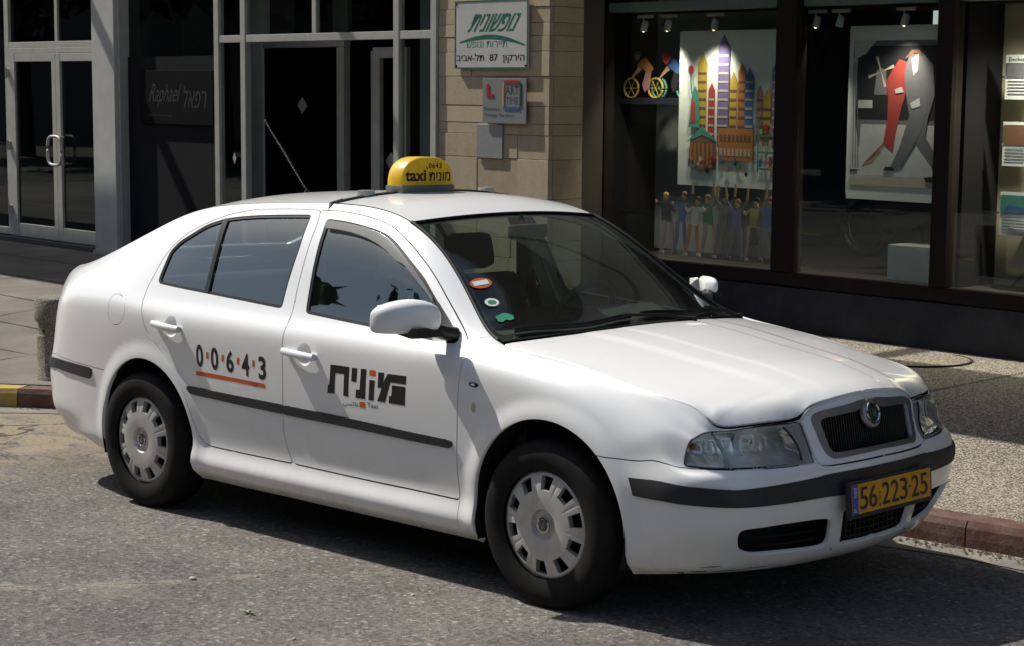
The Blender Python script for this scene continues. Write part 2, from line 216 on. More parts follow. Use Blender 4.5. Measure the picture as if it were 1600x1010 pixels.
# ---------------------------------------------------------------- helpers
col = scene.collection
class NT:
    """small wrapper for building node materials"""
    def __init__(s, name):
        s.m = bpy.data.materials.new(name); s.m.use_nodes = True; s.t = s.m.node_tree; s.t.nodes.clear()
        s.out = s.n('ShaderNodeOutputMaterial')
    def n(s, typ, **kw):
        nd = s.t.nodes.new(typ)
        for k, v in kw.items():
            if k in nd.inputs: nd.inputs[k].default_value = v
            else: setattr(nd, k, v)
        return nd
    def l(s, a, b): s.t.links.new(a, b)
    def noise(s, scale, detail=5, rough=.55, coord='Object', vscale=(1, 1, 1), dist=0):
        tc = s.n('ShaderNodeTexCoord'); mp = s.n('ShaderNodeMapping'); mp.inputs['Scale'].default_value = vscale
        nz = s.n('ShaderNodeTexNoise'); nz.inputs['Scale'].default_value = scale; nz.inputs['Detail'].default_value = detail
        nz.inputs['Roughness'].default_value = rough; nz.inputs['Distortion'].default_value = dist
        s.l(tc.outputs[coord], mp.inputs['Vector']); s.l(mp.outputs['Vector'], nz.inputs['Vector']); return nz.outputs['Fac']
    def ramp(s, fac, stops):
        r = s.n('ShaderNodeValToRGB'); e = r.color_ramp.elements
        while len(e) < len(stops): e.new(.5)
        for q, (p, c) in zip(e, stops):
            q.position = p; q.color = (c, c, c, 1) if not hasattr(c, '__len__') else (*c[:3], 1)
        s.l(fac, r.inputs['Fac']); return r.outputs['Color']
    def mix(s, fac, a, b, mode='MIX'):
        x = s.n('ShaderNodeMix', data_type='RGBA', blend_type=mode)
        for v, k in ((fac, 'Factor'), (a, 'A'), (b, 'B')):
            if isinstance(v, (int, float)): x.inputs[k].default_value = v
            elif isinstance(v, tuple): x.inputs[k].default_value = (*v[:3], 1)
            else: s.l(v, x.inputs[k])
        return x.outputs['Result']
    def math(s, op, a, b=0.0):
        x = s.n('ShaderNodeMath', operation=op)
        for i, v in enumerate((a, b)):
            if isinstance(v, (int, float)): x.inputs[i].default_value = v
            else: s.l(v, x.inputs[i])
        return x.outputs[0]
    def bump(s, h, strength=.3, dist=.01):
        b = s.n('ShaderNodeBump'); b.inputs['Strength'].default_value = strength; b.inputs['Distance'].default_value = dist
        s.l(h, b.inputs['Height']); return b.outputs['Normal']
    def bsdf(s, color, rough=.5, metal=0, normal=None, **kw):
        p = s.n('ShaderNodeBsdfPrincipled')
        for v, k in ((color, 'Base Color'), (rough, 'Roughness'), (metal, 'Metallic')):
            if isinstance(v, (int, float)): p.inputs[k].default_value = v
            elif isinstance(v, tuple): p.inputs[k].default_value = (*v[:3], 1)
            else: s.l(v, p.inputs[k])
        if normal is not None: s.l(normal, p.inputs['Normal'])
        for k, v in kw.items(): p.inputs[k.replace('_', ' ')].default_value = v
        s.l(p.outputs[0], s.out.inputs['Surface']); return p
def simple(name, color, rough=.5, metal=0, var=.12, scale=30, bump=.0, **kw):
    t = NT(name); f = t.noise(scale, 4)
    c = t.mix(t.ramp(f, [(.3, 1-var), (.7, 1+var)]), (0, 0, 0), color, 'MIX') if False else t.mix(1.0, color, t.ramp(f, [(.3, max(0, 1-var)), (.7, 1.0)]), 'MULTIPLY')
    t.bsdf(c, rough, metal, t.bump(f, bump, .002) if bump else None, **kw); return t.m
def glass(name, tint=(.8, .85, .83), rough=.01, ior=1.5, boost=1.0, film=0.0, coat=(.90, .98, 1.0)):
    """thin pane: tinted clear sheet with a mirror coat by Fresnel"""
    t = NT(name); tr = t.n('ShaderNodeBsdfTransparent'); tr.inputs[0].default_value = (*tint, 1)
    gl = t.n('ShaderNodeBsdfAnisotropic') if False else t.n('ShaderNodeBsdfGlossy'); gl.inputs['Roughness'].default_value = rough
    gl.inputs[0].default_value = (*coat, 1)
    lw = t.n('ShaderNodeLayerWeight'); lw.inputs[0].default_value = .5          # Schlick, the same from both sides of the pane
    f0 = 2*((ior-1)/(ior+1))**2; k = t.math('ADD', t.math('MULTIPLY', t.math('POWER', lw.outputs['Facing'], 5.0), 1-f0), f0); k = t.math('MULTIPLY', k, boost); k = t.math('MINIMUM', k, 1.0)
    mx = t.n('ShaderNodeMixShader'); t.l(k, mx.inputs[0]); t.l(tr.outputs[0], mx.inputs[1]); t.l(gl.outputs[0], mx.inputs[2])
    if film:
        df = t.n('ShaderNodeBsdfDiffuse'); df.inputs[0].default_value = (.35, .34, .31, 1); m2 = t.n('ShaderNodeMixShader')
        fz = t.ramp(t.noise(3, 6, .7), [(.35, film*.4), (.75, film)]); t.l(fz, m2.inputs[0]); t.l(mx.outputs[0], m2.inputs[1]); t.l(df.outputs[0], m2.inputs[2]); mx = m2
    t.l(mx.outputs[0], t.out.inputs['Surface']); return t.m
def new_obj(name, me, mat=None, parent=None):
    if mat is not None:
        me.materials.clear()
        for m_ in (mat if isinstance(mat, (list, tuple)) else [mat]): me.materials.append(m_)
    o = bpy.data.objects.new(name, me); col.objects.link(o)
    if parent is not None: o.parent = parent
    return o
def empty(name, loc=(0, 0, 0), label=None, cat=None, group=None, rot=None):
    o = bpy.data.objects.new(name, None); col.objects.link(o); o.location = loc; o.empty_display_size = .1
    if rot is not None: o.rotation_euler = rot
    tag(o, label, cat, group); return o
def tag(o, label=None, cat=None, group=None, kind=None):
    if label: o['label'] = label
    if cat: o['category'] = cat
    if group: o['group'] = group
    if kind: o['kind'] = kind
    return o
def mesh(name, V, F, smooth=False, normals=None):
    me = bpy.data.meshes.new(name); me.from_pydata([tuple(map(float, v)) for v in V], [], [tuple(map(int, f)) for f in F]); me.update()
    if smooth: me.polygons.foreach_set('use_smooth', [True]*len(me.polygons))
    if normals is not None: me.normals_split_custom_set_from_vertices([tuple(map(float, n)) for n in normals])
    return me
class MB:
    """collects boxes, tubes, prisms ... into one mesh"""
    def __init__(s): s.b = bmesh.new()
    def box(s, x0, x1, y0, y1, z0, z1, bev=0, M=None):
        r = bmesh.ops.create_cube(s.b, size=1); vs = r['verts']
        for v in vs: v.co = Vector(((x0+x1)/2+v.co.x*(x1-x0), (y0+y1)/2+v.co.y*(y1-y0), (z0+z1)/2+v.co.z*(z1-z0)))
        if bev:
            es = list({e for v in vs for e in v.link_edges}); n0 = set(s.b.verts)
            r2 = bmesh.ops.bevel(s.b, geom=es, offset=bev, segments=2, affect='EDGES', profile=.6)
            vs = list({v for f in r2['faces'] for v in f.verts} | {v for v in vs if v.is_valid})
        if M is not None:
            for v in vs: v.co = M @ v.co
        return vs
    def tube(s, pts, r, n=10, cap=True, closed=False, flat=1.0, up=Vector((0, 0, 1))):
        pts = [Vector(p) for p in pts]; rings = []; N = len(pts)
        rr = r if hasattr(r, '__len__') else [r]*N
        for i, p in enumerate(pts):
            a = pts[(i-1) % N] if (i > 0 or closed) else p; b = pts[(i+1) % N] if (i < N-1 or closed) else p
            d = (b-a).normalized(); x = d.cross(up)
            if x.length < 1e-3: x = d.cross(Vector((1, 0, 0)))
            x.normalize(); y = x.cross(d)
            rings.append([s.b.verts.new(p + x*rr[i]*math.cos(t) + y*rr[i]*flat*math.sin(t)) for t in [2*math.pi*k/n for k in range(n)]])
        for i in range(N if closed else N-1):
            A, B = rings[i], rings[(i+1) % N]
            for k in range(n): s.b.faces.new((A[k], A[(k+1) % n], B[(k+1) % n], B[k]))
        if cap and not closed: s.b.faces.new(rings[0][::-1]); s.b.faces.new(rings[-1])
    def lathe(s, prof, c=(0, 0, 0), n=48, axis='y', a0=0, a1=2*math.pi):
        """prof = [(radius, along axis)]"""
        rings = []; full = abs(a1-a0-2*math.pi) < 1e-6; m = n if full else n+1
        for k in range(m):
            a = a0+(a1-a0)*k/n; ca, sa = math.cos(a), math.sin(a)
            rings.append([s.b.verts.new(Vector(c)+(Vector((r*ca, h, r*sa)) if axis == 'y' else Vector((r*ca, r*sa, h)) if axis == 'z' else Vector((h, r*ca, r*sa)))) for r, h in prof])
        for k in range(n if full else n):
            A, B = rings[k], rings[(k+1) % m]
            for i in range(len(prof)-1): s.b.faces.new((A[i], A[i+1], B[i+1], B[i]))
    def prism(s, pts, y0, y1, plane='xz'):
        """polygon in a plane given thickness"""
        mk = {'xz': lambda p, q: Vector((p[0], q, p[1])), 'yz': lambda p, q: Vector((q, p[0], p[1])), 'xy': lambda p, q: Vector((p[0], p[1], q))}[plane]
        A = [s.b.verts.new(mk(p, y0)) for p in pts]; B = [s.b.verts.new(mk(p, y1)) for p in pts]; n = len(pts)
        fs = [s.b.faces.new(A), s.b.faces.new(B[::-1])]
        for f_ in fs: f_.normal_update()
        for i in range(n): s.b.faces.new((A[i], B[i], B[(i+1) % n], A[(i+1) % n]))
        bmesh.ops.triangulate(s.b, faces=fs)
    def sphere(s, c, r, sub=2):
        v = bmesh.ops.create_icosphere(s.b, subdivisions=sub, radius=1)['verts']; r = r if hasattr(r, '__len__') else (r, r, r)
        for q in v: q.co = Vector((c[0]+q.co.x*r[0], c[1]+q.co.y*r[1], c[2]+q.co.z*r[2]))
        return v
    def build(s, name, mat=None, parent=None, smooth=None, M=None):
        bmesh.ops.recalc_face_normals(s.b, faces=s.b.faces)
        if M is not None: bmesh.ops.transform(s.b, matrix=M, verts=s.b.verts)
        me = bpy.data.meshes.new(name); s.b.to_mesh(me); s.b.free()
        if smooth is not None:
            me.polygons.foreach_set('use_smooth', [True]*len(me.polygons))
            if smooth < 180: me.set_sharp_from_angle(angle=math.radians(smooth))
        return new_obj(name, me, mat, parent)
def copy_obj(o, parent=None, mesh_shared=True):
    c = o.copy(); col.objects.link(c)
    if parent is not None: c.parent = parent
    return c
def copy_tree(o, parent=None):
    c = copy_obj(o, parent)
    for ch in list(o.children): copy_tree(ch, c)
    return c
def text_geo(s, bold=0.0):
    """flat glyph triangles of a string, as 2D array + faces, normalised to its own unit box"""
    cu = bpy.data.curves.new('glyphs', 'FONT'); cu.body = s; cu.fill_mode = 'FRONT'; cu.resolution_u = 4; cu.offset = bold
    o = bpy.data.objects.new('glyphs', cu); me = bpy.data.meshes.new_from_object(o)
    V = np.array([v.co[:2] for v in me.vertices]); bm = bmesh.new(); bm.from_mesh(me); bmesh.ops.triangulate(bm, faces=bm.faces); bm.to_mesh(me); bm.free()
    V = np.array([v.co[:2] for v in me.vertices]); F = [tuple(p.vertices) for p in me.polygons]
    bpy.data.objects.remove(o); bpy.data.curves.remove(cu); bpy.data.meshes.remove(me)
    lo, hi = V.min(0), V.max(0)
    return (V-lo)/(hi-lo), F, (hi-lo)[0]/(hi-lo)[1]
def text_obj(name, s, o, ux, uz, mat, parent, bold=0.0, shear=0.0, thick=0.0):
    """lettering laid in the rectangle origin o, edges ux (right) and uz (up)"""
    V, F, asp = text_geo(s, bold); o, ux, uz = Vector(o), Vector(ux), Vector(uz)
    P = [o + ux*float(a + shear*b) + uz*float(b) for a, b in V]
    n = ux.cross(uz).normalized()*.0002; q = len(P)
    P2 = [p+n for p in P]; F2 = [tuple(f) for f in F]
    if thick:                                # heavier strokes: the same glyphs again, a little to the side
        e = ux.normalized()
        for k, sh in enumerate((-thick/2, thick/2)):
            m_ = len(P2); P2 += [p+n*(1.4+.4*k)+e*sh for p in P]; F2 += [tuple(i+m_ for i in f) for f in F]
    return new_obj(name, mesh(name, P2, F2), mat, parent)
def in_poly(P, poly):
    x, y = P[:, 0], P[:, 1]; n = len(poly); ins = np.zeros(len(P), bool); j = n-1
    for i in range(n):
        xi, yi = poly[i]; xj, yj = poly[j]
        c = ((yi > y) != (yj > y))
        with np.errstate(divide='ignore', invalid='ignore'): t = (xj-xi)*(y-yi)/((yj-yi) if yj != yi else 1e-12)+xi
        ins ^= c & (x < t); j = i
    return ins
# ---------------------------------------------------------------- car: cutting the flank surface into panels
KS, KT = .22, .095                          # scale of (station, level) for triangulation
def resample(st, step=.012, closed=False):
    st = np.array(st, float)
    if closed: st = np.vstack([st, st[:1]])
    P = body_eval(st[:, 0], st[:, 1]); d = np.r_[0, np.cumsum(np.linalg.norm(np.diff(P, axis=0), axis=1))]
    n = max(2, int(d[-1]/step)+1); q = np.linspace(0, d[-1], n)
    r = np.c_[np.interp(q, d, st[:, 0]), np.interp(q, d, st[:, 1])]
    # light smoothing that keeps the ends
    for _ in range(3):
        if closed:
            c = r[:-1]; c = .25*np.roll(c, 1, 0)+.5*c+.25*np.roll(c, -1, 0); r = np.vstack([c, c[:1]])
        else: r[1:-1] = .25*r[:-2]+.5*r[1:-1]+.25*r[2:]
    return r[:-1] if closed else r
def offset_st(st, g, closed=False):
    """shift a polyline sideways by g metres along the surface"""
    s, t = st[:, 0], st[:, 1]; P = body_eval(s, t); n = body_normal(s, t)
    if closed: T = np.roll(P, -1, 0)-np.roll(P, 1, 0)
    else: T = np.gradient(P, axis=0)
    T /= np.maximum(np.linalg.norm(T, axis=1, keepdims=True), 1e-9)
    b = np.cross(n, T); e = 1e-3
    Ps = (body_eval(np.clip(s+e, 0, NSt-1), t)-body_eval(np.clip(s-e, 0, NSt-1), t))/(np.clip(s+e, 0, NSt-1)-np.clip(s-e, 0, NSt-1))[:, None]
    Pt = (body_eval(s, np.clip(t+e, 0, NLv-1))-body_eval(s, np.clip(t-e, 0, NLv-1)))/(np.clip(t+e, 0, NLv-1)-np.clip(t-e, 0, NLv-1))[:, None]
    out = st.copy()
    for i in range(len(st)):
        A = np.stack([Ps[i], Pt[i]], 1); d = np.linalg.lstsq(A, b[i]*g, rcond=1e-3)[0]
        d[0] = np.clip(d[0], -.3, .3); d[1] = np.clip(d[1], -.6, .6); out[i] += d
    out[:, 0] = np.clip(out[:, 0], 0, NSt-1); out[:, 1] = np.clip(out[:, 1], 0, NLv-1)
    return out
def inset_closed(st, g):
    a = offset_st(st, g, True); b = offset_st(st, -g, True)
    ar = lambda q: abs(np.sum(q[:, 0]*np.roll(q[:, 1], -1)-q[:, 1]*np.roll(q[:, 0], -1)))
    return a if ar(a) < ar(b) else b
def invert_xz(xs, zs, s0=None):
    """(station, level) of flank points given in side view"""
    xs, zs = np.atleast_1d(xs).astype(float), np.atleast_1d(zs).astype(float)
    if not hasattr(invert_xz, 'g'):
        a = np.linspace(3.2, 18, 160); b = np.linspace(0, NLv-1, 70); g = body_grid(a, b)
        S, T = np.meshgrid(a, b, indexing='ij'); invert_xz.g = (g[..., 0].ravel(), g[..., 2].ravel(), S.ravel(), T.ravel())
    gx, gz, gs, gt = invert_xz.g; k = [int(np.argmin((gx-x)**2+(gz-z)**2)) for x, z in zip(xs, zs)]
    s, t = gs[k].copy(), gt[k].copy()
    for _ in range(8):
        P = body_eval(s, t); e = 1e-4; Ps = (body_eval(s+e, t)-P)/e; Pt = (body_eval(s, np.clip(t+e, 0, NLv-1))-P)/e
        a, b, c, d = Ps[:, 0], Pt[:, 0], Ps[:, 2], Pt[:, 2]; rx, rz = xs-P[:, 0], zs-P[:, 2]; D = a*d-b*c; D = np.where(np.abs(D) < 1e-9, 1e-9, D)
        s = np.clip(s+(d*rx-b*rz)/D, 3, 18); t = np.clip(t+(a*rz-c*rx)/D, 0, NLv-1.001)
    return s, t
def flank_pt(x, z, out=0.0):
    s, t = invert_xz(x, z); P = body_eval(s, t)+body_normal(s, t)*out; return P
def triangulate(points, edges):
    v, e, f, ov, oe, of = delaunay_2d_cdt([Vector((float(a), float(b))) for a, b in points], [tuple(map(int, q)) for q in edges], [], 0, 1e-6)
    return np.array([(q.x, q.y) for q in v]), np.array([tuple(q) for q in f], int)
LINES = {}
def seam(name, closed=False): return resample(SEAM[name], closed=closed)
GAP = .0062
cons = []                                   # constraint polylines (st arrays, closed flag)
gaps = []                                   # centre lines of the gaps
regions = []                                # (name, polygon) in order of priority
def add_gap(st, closed=False, g=GAP):
    gaps.append((st, closed, g))
    for sg in (1, -1): cons.append((offset_st(st, sg*g/2, closed), closed))
def add_region(name, st): cons.append((st, True)); regions.append((name, st))
# windows, doors
for nm in ('front_window', 'rear_window'):
    o_ = seam(nm, True); i_ = inset_closed(o_, .013); LINES[nm] = (o_, i_)
    regions.append(('glass:'+nm, i_)); cons.append((i_, True)); cons.append((o_, True))
    LINES[nm+'_t'] = o_
add_gap(seam('front_door', True), True); add_gap(seam('rear_door', True), True)
add_gap(seam('fuel_flap', True), True, .003)
add_gap(seam('pillar_seam'), False, .003)
# wheel arches: half round above the hub, straight below
def arch_line(c, R, dz=.0):
    pts = [(c[0]-R, .10)] + [(c[0]-R, z) for z in np.linspace(.16, c[1], 6)] + [(c[0]+R*math.cos(a), c[1]+R*math.sin(a)) for a in np.linspace(math.pi, 0, 40)[1:-1]] + [(c[0]+R, z) for z in np.linspace(c[1], .16, 6)]
    pts = [q for q in pts if q[1] > .195]
    s, t = invert_xz([q[0] for q in pts], [q[1] for q in pts]); st = np.c_[s, t]
    st = np.vstack([[st[0, 0], 0], st, [st[-1, 0], 0]]); return st
arch_st = [arch_line(WR, ARCH_R[0]), arch_line(WF, ARCH_R[1])]
for a in arch_st: cons.append((a, False)); cons.append((np.array([a[0], a[-1]]), False))
# front end
hl = seam('headlight', True); LINES['headlight'] = hl
hl_i = inset_closed(hl, .004); cons.append((hl, True)); cons.append((hl_i, True))
def to_centre(st, rev=False):
    return st
gs_ = seam('grille_side'); gs_[-1, 0] = NSt-1; add_gap(gs_, False, .008)
ch_o = resample(SEAM['chrome_out'][::-1]); ch_o[0, 0] = ch_o[-1, 0] = NSt-1
ch_i = resample(SEAM['chrome_in'][::-1]); ch_i[0, 0] = ch_i[-1, 0] = NSt-1
cons += [(ch_o, False), (ch_i, False)]
bt = seam('bumper_top'); bt[-1, 0] = NSt-1; add_gap(bt, False, .004)
om = resample(SEAM['opening_mid']); om[-1, 0] = NSt-1; om_poly = np.vstack([om, [[NSt-1, om[0, 1]]]])
os_ = seam('opening_side', True)
cons += [(np.vstack([om_poly]), True), (os_, True)]
s_, t_ = invert_xz([-.80, -.60, -.40, -.30], [.625, .612, .603, .60]); rb = np.vstack([[[0, 5.55], [1.2, 5.6], [2.4, 5.62]], np.c_[s_, t_]])
rb = resample(rb); add_gap(rb, False, .004)
fs0 = np.array(SEAM['fender_front_seam']); ff = np.vstack([[fs0[0, 0]+.01, 0], fs0]); add_gap(resample(ff), False, .004)
HANDLES = [('rear_door', (.262, .851), (.155, .856, .338, .844)), ('front_door', (1.186, .812), (1.076, .817, 1.262, .806))]
hand_st = []
for _, (hx, hz), _b in HANDLES:
    for R_ in (.047, .030):
        a_ = np.linspace(0, 2*np.pi, 37)[:-1]; s_, t_ = invert_xz(hx+R_*np.cos(a_), hz+R_*np.sin(a_)); cons.append((np.c_[s_, t_], True))
        if R_ > .04: hand_st.append(np.c_[s_, t_])
# ---- points
ss = np.linspace(0, NSt-1, 23*13+1); tt = np.linspace(0, NLv-1, 13*5+1)
ss = np.unique(np.r_[ss]); S, T = np.meshgrid(ss, tt, indexing='ij'); pts = np.c_[S.ravel(), T.ravel()]
allc = np.vstack([c for c, _ in cons]); kd = KDTree(len(allc)); C3 = body_eval(allc[:, 0], allc[:, 1])
for i, q in enumerate(C3): kd.insert(q, i)
kd.balance(); P3 = body_eval(pts[:, 0], pts[:, 1])
keep = np.array([kd.find(q)[2] > .0065 for q in P3]); bord = (pts[:, 0] < 1e-6) | (pts[:, 0] > NSt-1-1e-6) | (pts[:, 1] < 1e-6) | (pts[:, 1] > NLv-1-1e-6)
keep |= bord & np.array([kd.find(q)[2] > .001 for q in P3])
pts = pts[keep]; edges = []; A = [pts]; n = len(pts)
for c, cl in cons:
    A.append(c); m = len(c); edges += [(n+i, n+i+1) for i in range(m-1)] + ([(n+m-1, n)] if cl else []); n += m
A = np.vstack(A)*[KS, KT]
V2, F = triangulate(A, edges); V2 = V2/[KS, KT]; V2[:, 0] = np.clip(V2[:, 0], 0, NSt-1); V2[:, 1] = np.clip(V2[:, 1], 0, NLv-1)
C2 = V2[F].mean(1); BP = body_eval(V2[:, 0], V2[:, 1]); BN = body_normal(V2[:, 0], V2[:, 1]); CP = BP[F].mean(1)
area = np.linalg.norm(np.cross(BP[F[:, 1]]-BP[F[:, 0]], BP[F[:, 2]]-BP[F[:, 0]]), axis=1)
lab = np.full(len(F), 'shell', dtype=object)
fd = seam('front_door', True); rd = seam('rear_door', True)
# fender: everything ahead of the front door's leading edge
k0 = int(np.argmin(np.hypot(fd[:, 0]-fs0[-1][0], (fd[:, 1]-fs0[-1][1])*.5))); ps = np.array(SEAM['pillar_seam']); k1 = int(np.argmin(np.hypot(fd[:, 0]-ps[0][0], (fd[:, 1]-ps[0][1])*.5)))
arc = fd[k0:k1+1] if k1 > k0 else fd[k1:k0+1][::-1]
if len(arc) > len(fd)/2: arc = np.vstack([fd[k0:], fd[:k1+1]]) if k1 < k0 else np.vstack([fd[k1:], fd[:k0+1]])[::-1]
fender = np.vstack([[ff[0, 0], -.1], fs0, arc, ps, [[ps[-1][0], NLv]], [[NSt+1, NLv]], [[NSt+1, -.1]]])
lab[in_poly(C2, fender)] = 'fender'
bpoly = np.vstack([[bt[0, 0]-.35, bt[0, 1]], bt, [[NSt+1, bt[-1, 1]]], [[NSt+1, -1]], [[bt[0, 0]-.35, -1]]]); m = in_poly(C2, bpoly); lab[m] = 'front_bumper'
rpoly = np.vstack([[[-1, rb[0, 1]]], rb, [[rb[-1, 0]+.3, rb[-1, 1]]], [[rb[-1, 0]+.3, -1]], [[-1, -1]]]); lab[in_poly(C2, rpoly)] = 'rear_bumper'
gp = np.vstack([[[gs_[0, 0], NLv]], gs_, [[NSt+1, gs_[-1, 1]]], [[NSt+1, NLv]]]); lab[in_poly(C2, gp) & (lab == 'fender')] = 'grille_surround'
lab[in_poly(C2, hl)] = 'recess'; lab[in_poly(C2, hl_i)] = 'lens'
lab[in_poly(C2, np.vstack([ch_o, [[NSt+1, ch_o[-1, 1]]], [[NSt+1, ch_o[0, 1]]]]))] = 'grille_ring'
lab[in_poly(C2, np.vstack([ch_i, [[NSt+1, ch_i[-1, 1]]], [[NSt+1, ch_i[0, 1]]]]))] = 'hole'
lab[in_poly(C2, np.vstack([om, [[NSt+1, om[-1, 1]]], [[NSt+1, om[0, 1]]]]))] = 'hole'; lab[in_poly(C2, os_)] = 'hole'
lab[in_poly(C2, fd)] = 'front_door'; lab[in_poly(C2, rd)] = 'rear_door'; lab[in_poly(C2, seam('fuel_flap', True))] = 'fuel_flap'
for i, h_ in enumerate(hand_st): lab[in_poly(C2, h_)] = 'recess:'+HANDLES[i][0]
for nm in ('front_window', 'rear_window'):
    lab[in_poly(C2, LINES[nm][0])] = 'trim:'+nm; lab[in_poly(C2, LINES[nm][1])] = 'glass:'+nm
for a in arch_st:
    ap = np.vstack([a, [[a[-1, 0], -1]], [[a[0, 0], -1]]]); lab[in_poly(C2, ap)] = 'hole'
tl = (C2[:, 0] > .9) & (C2[:, 0] < 2.75) & (C2[:, 1] > 6.0) & (C2[:, 1] < 9.6) & (lab == 'shell'); lab[tl] = 'tail_light'
gl3 = [];
for st, cl, g in gaps:
    qq = np.vstack([st, st[:1]]) if cl else st; P = body_eval(qq[:, 0], qq[:, 1]); d = np.r_[0, np.cumsum(np.linalg.norm(np.diff(P, axis=0), axis=1))]
    k = np.linspace(0, d[-1], max(2, int(d[-1]/.002))); R = np.c_[[np.interp(k, d, P[:, j]) for j in range(3)]].T
    gl3 += [(tuple(r), g) for r in R]
kd = KDTree(len(gl3))
for i, (q, g) in enumerate(gl3): kd.insert(q, i)
kd.balance()
for i, q in enumerate(CP):
    if lab[i] == 'hole': continue
    co, k, d = kd.find(q)
    if d < gl3[k][1]*.36: lab[i] = 'gap'
lab[area < 1e-10] = 'drop'
def extract(mask, disp=0.0, wall=.0, mirror=False, both=False, name='part', fn=None):
    """mesh of the chosen triangles, pushed out by disp, with walls going in along the normal at open edges"""
    F_ = F[mask]; used, inv = np.unique(F_, return_inverse=True); f = inv.reshape(-1, 3)
    N_ = BN[used]; P_ = BP[used] + N_*disp
    if fn is not None: P_ = fn(P_, N_, V2[used])
    # orient
    nn = np.cross(P_[f[:, 1]]-P_[f[:, 0]], P_[f[:, 2]]-P_[f[:, 0]]); fl = np.einsum('ij,ij->i', nn, N_[f[:, 0]]) < 0; f[fl] = f[fl][:, ::-1]
    Vv, Ff, Nn = [P_], [f], [N_]; n = len(P_)
    if wall:
        ed = {}
        for a, b, c in f:
            for e in ((a, b), (b, c), (c, a)): ed[e] = 1
        be = [(a, b) for (a, b) in ed if (b, a) not in ed]
        # keep the centre-line edges open
        be = [(a, b) for a, b in be if not (V2[used[a], 0] > NSt-1-1e-6 and V2[used[b], 0] > NSt-1-1e-6) and not (V2[used[a], 0] < 1e-6 and V2[used[b], 0] < 1e-6)]
        if be:
            be = np.array(be); a, b = P_[be[:, 0]], P_[be[:, 1]]; na, nb = N_[be[:, 0]], N_[be[:, 1]]; m = len(be)
            wn_ = np.cross(b-a, na); wn_ /= np.maximum(np.linalg.norm(wn_, axis=1, keepdims=True), 1e-9)
            r = min(.0016, abs(wall)*.25)
            # small rolled edge, then the wall
            Vv.append(np.vstack([a, b, b-nb*r+wn_*0, a-na*r+wn_*0, b-nb*wall, a-na*wall])); Nn.append(np.vstack([na, nb, (nb+wn_*1.2), (na+wn_*1.2), wn_, wn_]))
            i = np.arange(m)+n; quads = np.vstack([np.c_[i+m, i, i+3*m, i+2*m], np.c_[i+2*m, i+3*m, i+5*m, i+4*m]])
            Ff.append(np.vstack([quads[:, [0, 1, 2]], quads[:, [0, 2, 3]]]))
    P = np.vstack(Vv); Fa = np.vstack(Ff); Na = np.vstack(Nn); Na /= np.maximum(np.linalg.norm(Na, axis=1, keepdims=True), 1e-9)
    if mirror or both:
        Pm = P*[1, -1, 1]; Nm = Na*[1, -1, 1]; Fm = Fa[:, ::-1]
        if both: Fa = np.vstack([Fa, Fm+len(P)]); P = np.vstack([P, Pm]); Na = np.vstack([Na, Nm])
        else: P, Fa, Na = Pm, Fm, Nm
    if not len(P): return None
    Na = np.where(np.linalg.norm(Na, axis=1, keepdims=True) < .5, [0, 0, 1], Na)
    return mesh(name, P, Fa, True, Na)
